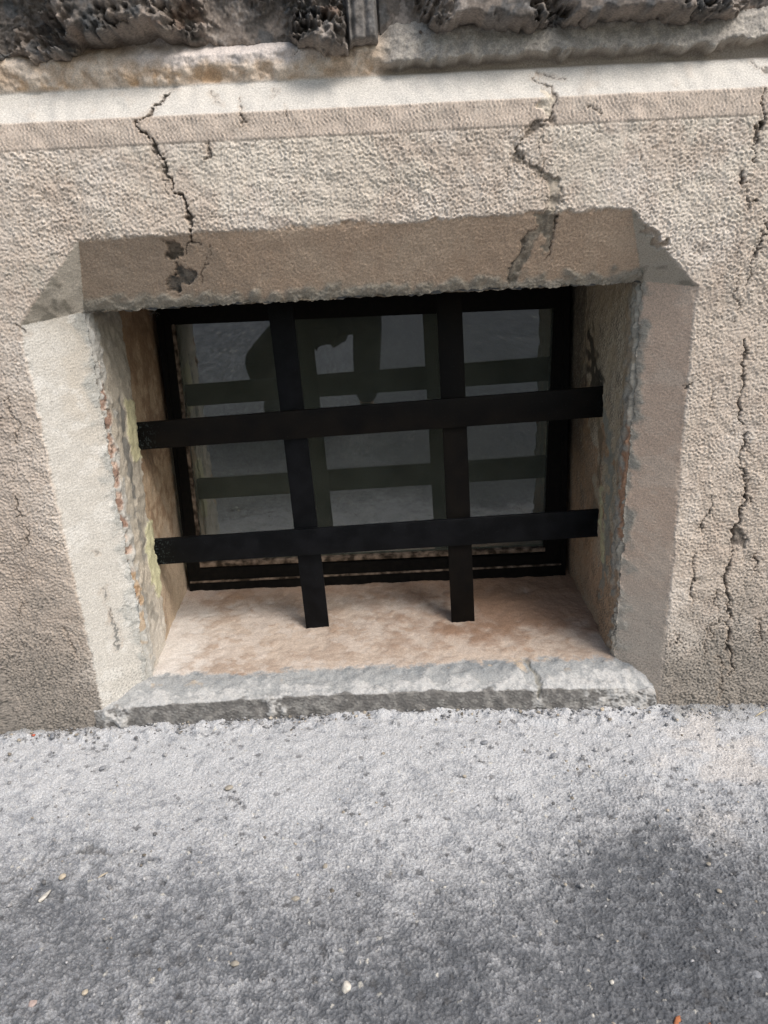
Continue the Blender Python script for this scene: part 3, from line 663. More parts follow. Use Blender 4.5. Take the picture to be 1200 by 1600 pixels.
    spk = ss(1.9, 2.4, n(T_chip2, .6)); c = mix(c, (.2, .15, .11), .5*spk)
    cb = mix(C3(X, (0.29, 0.298, 0.30)), (0.43, 0.43, 0.425), ss(-.2, 1.4, .5*n(T_fr2)+.6*n(T_fr)+1.5*ss(.045, .02, Y0)-.6))
    cb = mix(cb, (0.19, 0.205, 0.215), 0.75*ss(0.1, 1.1, n(T_mid)*.5+n(T_fr, .3)+n(T_fine)*.4)*ss(0.025, .06, Y0))
    cb = mix(cb, (0.50, 0.38, 0.25), .6*ss(1.2, 2, n(T_fr, .1, .6))*ss(.03, .06, Y0))
    cf = mix(C3(X, (0.135, 0.13, 0.125)), (0.22, 0.215, 0.205), ss(-.2, 1.3, n(T_fr2)+.5*n(T_fr)+.4*n(T_chip)))
    cf = mix(cf, (0.42, 0.415, 0.405), np.clip(ss(.35, 1.0, lump+.2*n(T_fr)), 0, 1))
    cf = mix(cf, (0.4, 0.385, 0.36), .3*ss(.5, 1.4, n(T_mid, .6)))
    c = c*(1-front[..., None])+(cb*(1-face[..., None])+cf*face[..., None])*front[..., None]
    # crack across the lip
    d, _ = pline(X+.002*n(T_warp1), Sg, [(P(822, 1040, .06), float(np.interp(-.075, -pv[:, 0], L))), (P(840, 1062, .03), float(np.interp(-.03, -pv[:, 0], L))), (P(842, 1090, .0), L[-2])])
    g = ss(.005, .001, d); h -= g*.004; c = mix(c, (.20, .19, .16), g*.7)
    Yo = Y0+ny*h; Zo = Z0+nz*h
    # the sill dies down into rubble at both ends
    Zo = Zo - ss(0.03, 0.0, Y0)*(0.010*ss(0.40, 0.46, X)+0.045*ss(0.464, 0.474, X+.002*n(T_fr2)))
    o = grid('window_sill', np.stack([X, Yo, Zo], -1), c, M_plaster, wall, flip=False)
    o['label'] = 'mortared sill with worn whitish grey front lip'
build_sill()

# ------------------------------------------------------------------ solid bars
def beam(bm, c8):
    """box from 8 corners: front quad (tl, tr, br, bl) then back quad"""
    v = [bm.verts.new(Vector(p)) for p in c8]
    for f in ((0, 1, 2, 3), (7, 6, 5, 4), (0, 4, 5, 1), (1, 5, 6, 2), (2, 6, 7, 3), (3, 7, 4, 0)):
        bm.faces.new([v[i] for i in f])
    return v
def quad_bar(name, px4, yf, th, mat, parent, bev=0.0007, seg=2, sub=0, ext=(0, 0), jitter=None):
    """bar whose front face has its corners at four points of the plane Y = yf"""
    P = [at(x, y, 1, yf) for x, y in px4]
    P = [Vector(p) for p in P]
    if ext[0]: d = (P[0]-P[1]).normalized(); P[0] += d*ext[0]; P[3] += d*ext[0]
    if ext[1]: d = (P[1]-P[0]).normalized(); P[1] += d*ext[1]; P[2] += d*ext[1]
    B = [p+Vector((0, th, 0)) for p in P]
    bm = bmesh.new(); beam(bm, P+B)
    bmesh.ops.recalc_face_normals(bm, faces=bm.faces)
    bmesh.ops.bevel(bm, geom=list(bm.edges), offset=bev, segments=seg, affect='EDGES', profile=0.6)
    me = bpy.data.meshes.new(name); bm.to_mesh(me); bm.free()
    for p in me.polygons: p.use_smooth = True
    o = link(name, me, mat, parent)
    return o

# ------------------------------------------------------------------ window (part of the wall)
def ring(name, outer, inner, yf, th, mat, parent, bev):
    """closed frame: outer and inner photo outlines on the plane Y = yf, th deep"""
    bm = bmesh.new(); L = []
    for dy in (0, th):
        for q4 in (outer, inner):
            L.append([bm.verts.new(Vector(at(x, y, 1, yf))+Vector((0, dy, 0))) for x, y in q4])
    of, inf, ob, ib = L
    for k in range(4):
        m_ = (k+1) % 4
        bm.faces.new([of[k], of[m_], inf[m_], inf[k]]); bm.faces.new([ob[k], ib[k], ib[m_], ob[m_]])
        bm.faces.new([of[k], ob[k], ob[m_], of[m_]]); bm.faces.new([inf[k], inf[m_], ib[m_], ib[k]])
    bmesh.ops.recalc_face_normals(bm, faces=bm.faces)
    bmesh.ops.bevel(bm, geom=list(bm.edges), offset=bev, segments=2, affect='EDGES')
    me = bpy.data.meshes.new(name); bm.to_mesh(me); bm.free()
    return link(name, me, mat, parent)
win = ring('basement_window', [(236, 440), (892, 400), (884, 900), (298, 934)], [(252, 470), (880, 450), (876, 883), (296, 911)], YF-.004, .06, M_frame, wall, .0015)
win['label'] = 'black framed single pane basement window'
ring('sash', [(250, 468), (882, 448), (877, 884), (295, 912)], [(267, 507), (867, 481), (852, 866), (312, 888)], YF+.0005, .04, M_frame, win, .0015)
quad_bar('dust_line', [(297, 909.5), (880, 881), (880, 883.2), (297, 912)], YF-.0035, 0.006, M_bead, win, .0005)
# thin dusty beads round the glass
YG = 0.424
quad_bar('bead', [(264, 500), (271, 500), (318, 892), (310, 892)], YF+.004, 0.012, M_bead, win, .0008)
quad_bar('bead', [(866, 482), (869, 482), (852, 868), (849, 868)], YF+.004, 0.012, M_frame, win, .0008)
quad_bar('bead', [(312, 880), (852, 856), (852, 862), (312, 887)], YF+.002, 0.016, M_bead, win, .0012)
quad_bar('bead', [(266, 505), (870, 479), (870, 482), (266, 508)], YF+.006, 0.01, M_frame, win, .0008)
# glass
mg = bpy.data.materials.new('dusty_window_glass'); mg.use_nodes = True
t = mg.node_tree; t.nodes.clear(); N = t.nodes.new; Lk = t.links.new
out = N('ShaderNodeOutputMaterial'); gl = N('ShaderNodeBsdfGlossy'); gl.inputs['Roughness'].default_value = 0.012; gl.inputs['Color'].default_value = (0.93, 0.97, 1, 1)
tr = N('ShaderNodeBsdfTransparent'); tr.inputs[0].default_value = (0.72, 0.78, 0.74, 1)
df = N('ShaderNodeBsdfDiffuse')
fr = N('ShaderNodeFresnel'); fr.inputs['IOR'].default_value = 2.1
tc = N('ShaderNodeTexCoord'); nn = N('ShaderNodeTexNoise'); nn.inputs['Scale'].default_value = 14; nn.inputs['Detail'].default_value = 6
Lk(tc.outputs['Object'], nn.inputs['Vector'])
cr = N('ShaderNodeMapRange'); cr.inputs[1].default_value = 0.35; cr.inputs[2].default_value = 0.75; cr.inputs[3].default_value = 0.16; cr.inputs[4].default_value = 0.24
Lk(nn.outputs[0], cr.inputs[0])
df.inputs[0].default_value = (0.33, 0.37, 0.31, 1)
m1 = N('ShaderNodeMixShader'); m2 = N('ShaderNodeMixShader')
Lk(cr.outputs[0], m1.inputs[0]); Lk(tr.outputs[0], m1.inputs[1]); Lk(df.outputs[0], m1.inputs[2])
Lk(fr.outputs[0], m2.inputs[0]); Lk(m1.outputs[0], m2.inputs[1]); Lk(gl.outputs[0], m2.inputs[2])
Lk(m2.outputs[0], out.inputs['Surface'])
bm = bmesh.new()
vs = [bm.verts.new(Vector(at(x, y, 1, YG))) for x, y in [(262, 890), (856, 870), (872, 470), (262, 480)]]
bm.faces.new(vs); bmesh.ops.recalc_face_normals(bm, faces=bm.faces)
me = bpy.data.meshes.new('pane'); bm.to_mesh(me); bm.free()
pane = link('pane', me, mg, win)
if me.polygons[0].normal.y > 0: me.flip_normals()
# dark cellar behind
bm = bmesh.new()
X0, X1, Y0, Y1, Z0, Z1 = -0.9, 0.9, 0.47, 2.2, -1.2, 1.1
v = {}
for i, x in enumerate((X0, X1)):
    for j, y in enumerate((Y0, Y1)):
        for k, z in enumerate((Z0, Z1)): v[i, j, k] = bm.verts.new((x, y, z))
for f in (((0,0,0),(1,0,0),(1,1,0),(0,1,0)), ((0,0,1),(0,1,1),(1,1,1),(1,0,1)), ((0,0,0),(0,1,0),(0,1,1),(0,0,1)), ((1,0,0),(1,0,1),(1,1,1),(1,1,0)), ((0,1,0),(1,1,0),(1,1,1),(0,1,1))):
    bm.faces.new([v[q] for q in f])
me = bpy.data.meshes.new('cellar_lining'); bm.to_mesh(me); bm.free()
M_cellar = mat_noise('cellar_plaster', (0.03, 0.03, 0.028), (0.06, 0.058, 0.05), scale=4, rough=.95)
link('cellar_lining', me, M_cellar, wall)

# ------------------------------------------------------------------ iron grille
grille = bpy.data.objects.new('window_grille', None); col.objects.link(grille)
setp(grille, 'black flat iron bars crossing in front of the basement window', 'window grille')
YB = 0.214
v1 = quad_bar('vertical_bar', [(417, 470), (456, 468), (515, 987), (479, 988)], YB+.009, 0.008, M_paint, grille)
v2 = quad_bar('vertical_bar', [(681.5, 455), (721, 453), (742, 975), (706, 976)], YB+.009, 0.008, M_rust, grille)
h1 = quad_bar('horizontal_bar', [(214, 661), (935, 605), (937, 652), (219, 703)], YB, 0.009, M_rust, grille, ext=(.012, .012))
h2 = quad_bar('horizontal_bar', [(247, 843), (929, 797), (930, 839), (252, 882)], YB, 0.009, M_paint, grille, ext=(.012, .012))

# ------------------------------------------------------------------ ground
def gz(X, Y): return np.interp(X, [-2, -.73, -.02, .48, .70, 2], [.024, .024, .017, -.012, -.024, -.03])-0.003-0.004*ss(-.05, -.2, Y)
def build_ground():
    xs = axis(-60, 60, -0.68, 0.68, 0.0014, 1.04); ys = axis(-60, 0.30, -0.66, 0.03, 0.0014, 1.03)
    X, Y = np.meshgrid(xs, ys, indexing='ij')
    n = lambda t, ox=0, oy=0: S(t, X, Y, ox, oy)
    wX = X+.0012*n(T_chip2); wY = Y+.0012*n(T_chip2, .5, .5)
    q = lambda t, o=0.0: S(t, wX, wY, o, o)
    big = ss(.05, .35, q(C1e))*(q(C1v)-.35); sml = ss(.05, .4, q(C2e, .31))*(q(C2v, .31)-.4)
    g = 1.5*big+1.3*sml+.45*n(T_peck)+.25*n(T_fine)
    near = ss(-0.30, -0.02, Y+0.02*n(T_low2))
    fade = ss(-6, -1, Y)*ss(4, 1, np.abs(X))
    h = (0.0016*g*(1-.35*near)+0.0003*n(T_fine)+0.0004*n(T_mid)+0.0005*n(T_fr))*fade+0.003*n(T_low)*fade
    # crumbling fillet against the wall
    fil = ss(-0.045, -0.004, Y+0.01*n(T_fr)+.004*n(T_mid)); h += fil*(0.003+0.0015*n(T_fr)+0.001*n(T_mid)+.004*ss(.1, .4, S(C3e, X, Y))*(S(C3v, X, Y)-.4))
    Z = gz(X, Y)+h
    # dust mask: boundary line between white dusty strip and bare asphalt
    pts = [at(x, y, 2, 0) for x, y in [(-300, 1400), (0, 1385), (60, 1362), (150, 1350), (300, 1375), (450, 1390), (620, 1380), (760, 1370), (860, 1330), (930, 1290), (1010, 1268), (1090, 1290), (1140, 1270), (1200, 1240), (1500, 1200)]]
    yl = np.interp(X, [p[0] for p in pts], [p[1] for p in pts])
    d = Y-yl
    sharp = ss(0.15, 0.28, X)*ss(0.5, .36, X)
    dn = d+0.008*n(T_fr)+0.012*n(T_low2)*(1-.6*sharp)
    dust = (.5*ss(-0.36, 0.05, dn)+.5*ss(-.12, .20, dn))*(1-sharp)+(.5*ss(-0.06, 0.05, dn)+.3*ss(0, .2, dn)+.2*ss(-.3, 0, dn))*sharp
    dust = np.clip(dust*.97, 0, 1); dust = np.maximum(dust, .36*ss(.10, -.15, X+.05*n(T_low2)))
    streak = 0.35*ss(0.6, 1.8, S(T_low2, X*1.0, Y*.5, .8, .1)+.4*n(T_fr))*ss(-.35, -.1, d)*ss(.2, 0, X)
    dust = np.clip(dust+streak*(1-dust), 0, 1)
    # dust keeps to the stone tops further out; shade of the pits painted in
    dm = ss(0.0, 1.0, dust*1.30-0.24+0.17*g+0.10*n(T_fine)+.05*n(T_fr2))
    dm = np.clip(.7*dm+.3*dust, 0, 1)
    c = mix(C3(X, (0.080, 0.086, 0.096)), (0.135, 0.142, 0.154), ss(-.6, 1.2, 1.4*(q(C1v)-.5)+1.2*(q(C2v, .31)-.5)+.4*n(T_fr2)+.3*g))
    dc = mix(C3(X, (0.275, 0.288, 0.308)), (0.44, 0.448, 0.462), ss(-1.2, 1.0, .7*g+.35*n(T_fr)+.3*n(T_fr2)+.8*near))
    dc = mix(dc, (0.52, 0.49, 0.46), .6*ss(.25, .6, X)*ss(.3, 1.4, n(T_low2, .4, .6)+.4))
    c = c*(1-dm[..., None])+dc*dm[..., None]
    # embedded dark stones showing through the dust
    st = ss(.965, .975, S(C3v, wX, wY, .2))*ss(.45, .25, S(C3c, wX, wY, .2)+.05*n(T_fr2)); c = mix(c, (.19, .20, .22), .6*st)
    st = ss(2.2, 2.5, n(T_chip2, .7, .9)); c = mix(c, (.10, .10, .10), .7*st)
    st = ss(.985, .99, q(C2v, .31))*ss(.1, .3, q(C2e, .31)); c = mix(c, (.50, .48, .43), .8*st)
    st = ss(.05, .03, q(C1v))*ss(.1, .3, q(C1e)); c = mix(c, (.07, .07, .072), .6*st)
    c = mix(c, (.16, .155, .145), .65*ss(-0.012, 0.004, Y+.004*n(T_fr)+.003*n(T_mid))*ss(-.45, -.50, X)); 
    c = mix(c, (.17, .17, .165), .7*ss(-.06, .0, Y+.014*n(T_fr))*ss(.47, .54, X+.015*n(T_fr)))
    # edge of an old asphalt patch on the left
    P = [tuple(at(x, y, 2, 0.0)[:2]) for x, y in [(-40, 1396), (0, 1388), (20, 1380), (42, 1370), (70, 1356), (110, 1345), (150, 1342), (175, 1346)]]
    dd, _ = pline(X+.004*n(T_warp1), Y+.004*n(T_warp2), P); m = ss(.006, .001, dd); Z = Z-.003*m; c = mix(c, (.09, .09, .09), .7*m)
    return grid('ground', np.stack([X, Y, Z], -1), c, M_asphalt)
T_ag = tex(0.0095, 0.30); T_ag2 = tex(0.006, 0.3); T_ag3 = tex(0.012, .3)
ground = build_ground(); setp(ground, kind='structure')

# ------------------------------------------------------------------ loose stones and litter
def ground_z(x, y): return float(gz(np.array(x), np.array(y)))
def stone_mesh(name, dims, seed, kind):
    r3 = random.Random(seed); bm = bmesh.new()
    if kind == 'round':
        bmesh.ops.create_icosphere(bm, subdivisions=3, radius=1)
        ph = [r3.uniform(0, 6) for _ in range(6)]
        for v in bm.verts:
            c = v.co
            k = 1+0.10*math.sin(2.3*c.x+ph[0])*math.cos(2*c.y+ph[1])+0.07*math.sin(4.1*c.z+3*c.x+ph[2])+0.03*math.sin(9*c.y+ph[3])
            v.co = c*k
    else:
        for _ in range(16):
            d = Vector((r3.gauss(0, 1), r3.gauss(0, 1), r3.gauss(0, 1))).normalized()
            bm.verts.new(d*r3.uniform(.8, 1.05))
        bmesh.ops.convex_hull(bm, input=list(bm.verts))
        bmesh.ops.delete(bm, geom=[v for v in bm.verts if not v.link_faces], context='VERTS')
        bmesh.ops.bevel(bm, geom=list(bm.edges), offset=0.06, segments=2, affect='EDGES')
    for v in bm.verts: v.co = Vector((v.co.x*dims[0]/2, v.co.y*dims[1]/2, v.co.z*dims[2]/2))
    me = bpy.data.meshes.new(name); bm.to_mesh(me); bm.free()
    for p in me.polygons: p.use_smooth = (kind == 'round')
    return me
def smat(name, c, rough=0.8): return mat_noise(name, tuple(q*.7 for q in c), c, scale=220, rough=rough, bump=.4, bscale=900)
M_white = smat('pale_limestone_chip', (0.66, 0.63, 0.57)); M_tan = smat('tan_gravel', (0.36, 0.33, 0.28)); M_greyst = smat('grey_gravel', (0.26, 0.27, 0.29))
M_pink = smat('pinkish_gravel', (0.45, 0.36, 0.33)); M_org = smat('dry_orange_leaf', (0.50, 0.20, 0.10)); M_red = smat('red_brick_crumb', (0.50, 0.13, 0.08)); M_straw = smat('pale_straw', (0.62, 0.53, 0.36)); M_beige = smat('beige_mortar_crumb', (0.55, 0.48, 0.38))
def stone(x, y, dims, mat, rz, seed, label, kind='round', name='pebble', cat='pebble', group='loose pebbles and chips on the asphalt', sink=.25):
    p = at(x, y, 2, 0.0)
    for _ in range(3): p = at(x, y, 2, ground_z(p[0], p[1])+dims[2]*.3)
    dims = tuple(q*.85 for q in dims)
    me = stone_mesh(name, dims, seed, kind)
    o = link(name, me, mat); o.location = (p[0], p[1], ground_z(p[0], p[1])+dims[2]*(.5-sink)+0.0008)
    o.rotation_euler = (0.08, -0.06, R(rz)); setp(o, label, cat, group)
mm = 0.001
stone(541, 1543, (13*mm, 15*mm, 11*mm), M_white, 20, 1, 'rounded white pebble, largest pale stone near the bottom centre of the picture')
stone(70, 1400, (11*mm, 30*mm, 7*mm), M_white, -28, 2, 'long angular white stone chip lying on the left asphalt', 'chip', 'stone_chip', 'stone chip')
stone(50, 1569, (15*mm, 13*mm, 7*mm), M_pink, 30, 3, 'pinkish flat chip in the lower left corner of the pavement', 'chip', 'stone_chip', 'stone chip')
stone(54, 1551, (9*mm, 11*mm, 5*mm), M_greyst, 10, 33, 'small grey chip just above the pinkish chip in the lower left corner', 'chip', 'stone_chip', 'stone chip')
stone(806, 1553, (7*mm, 8*mm, 5*mm), M_white, 10, 4, 'tiny cream chip, left one of the little cluster at the lower right', 'chip', 'stone_chip', 'stone chip')
stone(835, 1552, (8*mm, 9*mm, 6*mm), M_white, 50, 5, 'tiny whitish chip, right one of the little cluster at the lower right', 'chip', 'stone_chip', 'stone chip')
stone(823, 1566, (9*mm, 7*mm, 5*mm), M_beige, 80, 6, 'tiny cream chip, lowest one of the little cluster at the lower right', 'chip', 'stone_chip', 'stone chip')
stone(956, 1535, (6*mm, 6*mm, 4*mm), M_white, 0, 7, 'small white pebble right of the little chip cluster')
stone(674, 1378, (9*mm, 10*mm, 6*mm), M_white, 40, 8, 'small white chip in the middle of the pavement', 'chip', 'stone_chip', 'stone chip')
stone(357, 1231, (16*mm, 11*mm, 6*mm), M_tan, 15, 9, 'tan pebble in the pale dust below the first upright bar', 'round')
stone(1107, 1350, (7*mm, 6*mm, 4*mm), M_tan, 15, 19, 'little tan pebble alone on the dark asphalt at the right')
stone(508, 1354, (9*mm, 8*mm, 6*mm), M_tan, 60, 10, 'small tan pebble left of the middle white chip')
stone(312, 1349, (8*mm, 8*mm, 5*mm), M_beige, 60, 11, 'small beige pebble in the dusty asphalt left of centre')
stone(461, 1405, (13*mm, 9*mm, 7*mm), M_tan, 10, 12, 'brown-tan pebble half sunk in the middle asphalt')
stone(367, 1506, (12*mm, 8*mm, 6*mm), M_tan, -10, 13, 'oval tan pebble between the white chip and the white pebble')
stone(133, 1551, (8*mm, 8*mm, 5*mm), M_beige, -10, 14, 'small yellowish pebble to the right of the pinkish chip')
stone(97, 1370, (11*mm, 10*mm, 6*mm), M_beige, 30, 15, 'beige pebble just above the long white chip')
stone(160, 1368, (22*mm, 4*mm, 3*mm), M_beige, 38, 16, 'thin pale sliver of stone right of the long white chip', 'chip', 'stone_sliver', 'stone chip')
stone(333, 1324, (16*mm, 3*mm, 3*mm), M_white, -5, 17, 'thin whitish sliver of stone lying in the grey dust', 'chip', 'stone_sliver', 'stone chip')
stone(565, 1491, (8*mm, 9*mm, 6*mm), smat('glassy_grit', (0.62, 0.66, 0.70), .2), 30, 18, 'small glassy bluish pebble above the big white pebble')
stone(840, 1595, (14*mm, 12*mm, 7*mm), M_beige, 10, 20, 'dull beige pebble at the bottom edge under the chip cluster')
stone(1180, 1523, (15*mm, 12*mm, 8*mm), M_greyst, -40, 21, 'grey pebble close to the right edge of the lower pavement')
# rubble against the wall
stone(82, 1149, (22*mm, 17*mm, 14*mm), M_greyst, -30, 22, 'angular grey stone lump lying against the wall foot at the left', 'chip', 'rubble_stone', 'stone', 'crumbs of rubble along the foot of the wall')
stone(52, 1149, (11*mm, 8*mm, 6*mm), M_red, 10, 23, 'small brick-red crumb at the wall foot beside the grey lump', 'chip', 'brick_crumb', 'crumb', 'crumbs of rubble along the foot of the wall')
stone(18, 1148, (9*mm, 8*mm, 6*mm), M_beige, 10, 24, 'beige crumb at the wall foot, leftmost by the picture edge', 'chip', 'mortar_crumb', 'crumb', 'crumbs of rubble along the foot of the wall')
stone(298, 1122, (17*mm, 10*mm, 9*mm), M_beige, 10, 25, 'beige mortar crumb below the left end of the sill', 'chip', 'mortar_crumb', 'crumb', 'crumbs of rubble along the foot of the wall')
stone(940, 1108, (17*mm, 14*mm, 10*mm), M_beige, 50, 26, 'yellowish mortar crumb below the right end of the sill', 'chip', 'mortar_crumb', 'crumb', 'crumbs of rubble along the foot of the wall')
stone(1070, 1098, (18*mm, 10*mm, 8*mm), M_beige, 5, 27, 'beige crumb at the foot of the right pier', 'chip', 'mortar_crumb', 'crumb', 'crumbs of rubble along the foot of the wall')
stone(1175, 1100, (12*mm, 9*mm, 8*mm), M_tan, 5, 28, 'tan crumb beside the straw at the right wall foot', 'chip', 'mortar_crumb', 'crumb', 'crumbs of rubble along the foot of the wall')
stone(865, 1180, (13*mm, 8*mm, 7*mm), M_greyst, 5, 29, 'grey pebble in the white dust below the right upright bar')
stone(160, 1200, (14*mm, 9*mm, 6*mm), M_greyst, 25, 30, 'bluish grey pebble set in the white dust at the left')
stone(757, 1160, (16*mm, 10*mm, 5*mm), M_greyst, 5, 31, 'flat blue-grey pebble in the dust in front of the sill')
def grit():
    g = np.random.default_rng(21); V = []; Fc = []; K = []
    ico = bmesh.new(); bmesh.ops.create_icosphere(ico, subdivisions=1, radius=1)
    iv = np.array([v.co[:] for v in ico.verts]); ff = np.array([[v.index for v in f.verts] for f in ico.faces]); ico.free()
    n = 1600; k = 0
    for i in range(n):
        x = g.uniform(-.72, .72)
        y = -abs(g.normal(0, .016))-.001 if g.uniform() < .42 else g.uniform(-.62, -.01)
        near = y > -.05
        sz = g.gamma(2.2, .00055)+.0006
        if near: sz *= 1.3
        sz = min(sz, .0042)
        d = iv*np.array([sz, sz*g.uniform(.6, 1), sz*g.uniform(.45, .8)])*(1+g.uniform(-.25, .25, (len(iv), 1)))
        a = g.uniform(0, 6.28); c_, s_ = math.cos(a), math.sin(a)
        p = np.stack([d[:, 0]*c_-d[:, 1]*s_+x, d[:, 0]*s_+d[:, 1]*c_+y, d[:, 2]+sz*.35+ground_z(x, y)+(.003 if near else 0)*max(0, 1+y/.02)], -1)
        V.append(p); Fc.append(ff+k); k += len(iv)
        b = g.choice([.13, .20, .27, .34, .42], p=[.15, .25, .3, .22, .08]); tone = np.array([1, 1.0, 1.02]) if g.uniform() < .8 else np.array([1.1, .98, .82])
        K.append(np.tile(b*tone, (len(iv), 1)))
    V = np.concatenate(V); Fc = np.concatenate(Fc); K = np.concatenate(K)
    me = bpy.data.meshes.new('grit'); me.vertices.add(len(V)); me.vertices.foreach_set('co', V.astype(np.float32).ravel())
    me.loops.add(Fc.size); me.loops.foreach_set('vertex_index', Fc.astype(np.int32).ravel())
    me.polygons.add(len(Fc)); me.polygons.foreach_set('loop_start', np.arange(0, Fc.size, 3, dtype=np.int32)); me.update(calc_edges=True)
    ca = me.color_attributes.new('tint', 'FLOAT_COLOR', 'POINT'); c4 = np.ones((len(V), 4), np.float32); c4[:, :3] = K; ca.data.foreach_set('color', c4.ravel())
    return link('grit', me, M_asphalt)
setp(grit(), 'fine loose grey grit scattered over the asphalt and along the wall foot', 'grit', kind='stuff')
# litter: thin bent pieces
def litter(name, cat, label, px, w_, mat):
    P = [Vector(at(x, y, 2, .002)) for x, y in px]
    for p in P: p.z = ground_z(p.x, p.y)+.0035
    bm = bmesh.new(); rings = []
    for i, p in enumerate(P):
        d = (P[min(i+1, len(P)-1)]-P[max(i-1, 0)]).normalized(); sd = d.cross(Vector((0, 0, 1))).normalized()
        k = w_*(.35 if i in (0, len(P)-1) else 1)
        zz = .0015*math.sin(i*1.3)
        rings.append([bm.verts.new(p+sd*k*math.cos(a)+Vector((0, 0, zz+k*.5*math.sin(a)))) for a in [q*math.pi/3 for q in range(6)]])
    for a, b in zip(rings[:-1], rings[1:]):
        for q in range(6): bm.faces.new([a[q], a[(q+1) % 6], b[(q+1) % 6], b[q]])
    bm.faces.new(rings[0][::-1]); bm.faces.new(rings[-1]); bmesh.ops.recalc_face_normals(bm, faces=bm.faces)
    me = bpy.data.meshes.new(name); bm.to_mesh(me); bm.free()
    for p in me.polygons: p.use_smooth = True
    return setp(link(name, me, mat), label, cat)
litter('dry_leaf', 'leaf', 'dry orange leaf scrap at the bottom right of the pavement', [(1062, 1580), (1060, 1587), (1057, 1597), (1055, 1604)], .0032, M_org)
litter('dry_leaf', 'leaf', 'tiny orange-brown leaf tip at the very bottom right edge', [(1110, 1590), (1109, 1596), (1108, 1606)], .002, M_org)
litter('straw', 'straw', 'short pale straw at the right foot of the wall', [(1182, 1103), (1190, 1098), (1200, 1092)], .0014, M_straw)
litter('twig', 'twig', 'tiny brown twig lying by the red crumb at the left wall foot', [(34, 1151), (46, 1150), (60, 1146)], .0012, M_red)

# a few spider threads at the top corner of the frame and over the right bar end
def web(paths):
    bm = bmesh.new()
    for pts in paths:
        P = [Vector(p) for p in pts]; L = []
        for i, p in enumerate(P):
            L.append([bm.verts.new(p+Vector((0.00022*math.cos(a), 0, 0.00022*math.sin(a)))) for a in (0, 2.1, 4.2)])
        for a, b in zip(L[:-1], L[1:]):
            for q in range(3): bm.faces.new([a[q], a[(q+1) % 3], b[(q+1) % 3], b[q]])
    me = bpy.data.meshes.new('cobweb'); bm.to_mesh(me); bm.free()
    return link('cobweb', me, M_thread)
r4 = random.Random(4); paths = []
for k in range(9):
    x, y = 226+r4.uniform(-4, 16), 488+r4.uniform(-2, 10); pts = []
    for j in range(9):
        pts.append(at(x, y, 1, YF-.012+r4.uniform(-.004, .004))); x += r4.uniform(-2.4, 4.0); y += r4.uniform(-3.0, 5.0)
    paths.append(pts)
setp(web(paths), 'wispy grey cobweb in the upper left corner of the window frame', 'cobweb')

# ------------------------------------------------------------------ the photographer, seen only as a dark reflection in the pane
def skin(name, nodes, edges, mat, parent, root=0, sub=2):
    me = bpy.data.meshes.new(name); me.from_pydata([n[:3] for n in nodes], edges, [])
    o = link(name, me, mat, parent)
    m = o.modifiers.new('skin', 'SKIN'); m.use_smooth_shade = True
    for i, v in enumerate(me.skin_vertices[0].data):
        rr = nodes[i][3]; v.radius = (rr, rr) if not isinstance(rr, tuple) else rr
        v.use_root = (i == root)
    sb = o.modifiers.new('sub', 'SUBSURF'); sb.levels = sb.render_levels = sub
    return o
M_skin = mat_noise('skin', (0.45, 0.27, 0.19), (0.52, 0.33, 0.24), scale=40, rough=.5); M_trs = mat_noise('dark_trousers', (0.012, 0.013, 0.016), (0.022, 0.023, 0.027), scale=90, rough=.9)
M_jkt = mat_noise('dark_jacket', (0.010, 0.011, 0.011), (0.018, 0.019, 0.018), scale=60, rough=.85); M_hair = mat_noise('dark_brown_hair', (0.012, 0.008, 0.005), (0.03, 0.02, 0.013), scale=160, rough=.6)
M_shoe = mat_noise('black_shoe_leather', (0.01, 0.01, 0.01), (0.02, 0.02, 0.02), rough=.5)
per = bpy.data.objects.new('person', None); col.objects.link(per); per.location = (0, 0, 0)
setp(per, 'crouching photographer in dark jacket and trousers, mirrored dimly in the window pane', 'person')
PC = Vector(CAM-fw*0.016-up*0.055+rt*0.018)                # middle of the phone
U, Rt, Bk = Vector(up), Vector(rt), Vector(-fw)
def hand(side):
    """side -1: hand at the left edge of the phone, +1: right edge; returns wrist, nodes, edges"""
    c = PC+Rt*side*0.052+Bk*0.012-U*0.035
    wr = c+Rt*side*0.012-U*0.075+Bk*0.035
    return wr, c
hip = (-0.24, -1.86, 0.52)
N_ = [(hip[0], hip[1], hip[2], .12),            # 0 pelvis
      (-.22, -1.80, .66, .115), (-.19, -1.73, .80, .125), (-.16, -1.68, .93, .09), (-.145, -1.63, 1.00, .05), (-.13, -1.575, 1.06, .075), (-.125, -1.565, 1.13, .083), (-.125, -1.585, 1.19, .055)]
E_ = [(0, 1), (1, 2), (2, 3), (3, 4), (4, 5), (5, 6), (6, 7)]
def add(p, r, to):
    N_.append((*p, r)); E_.append((to, len(N_)-1)); return len(N_)-1
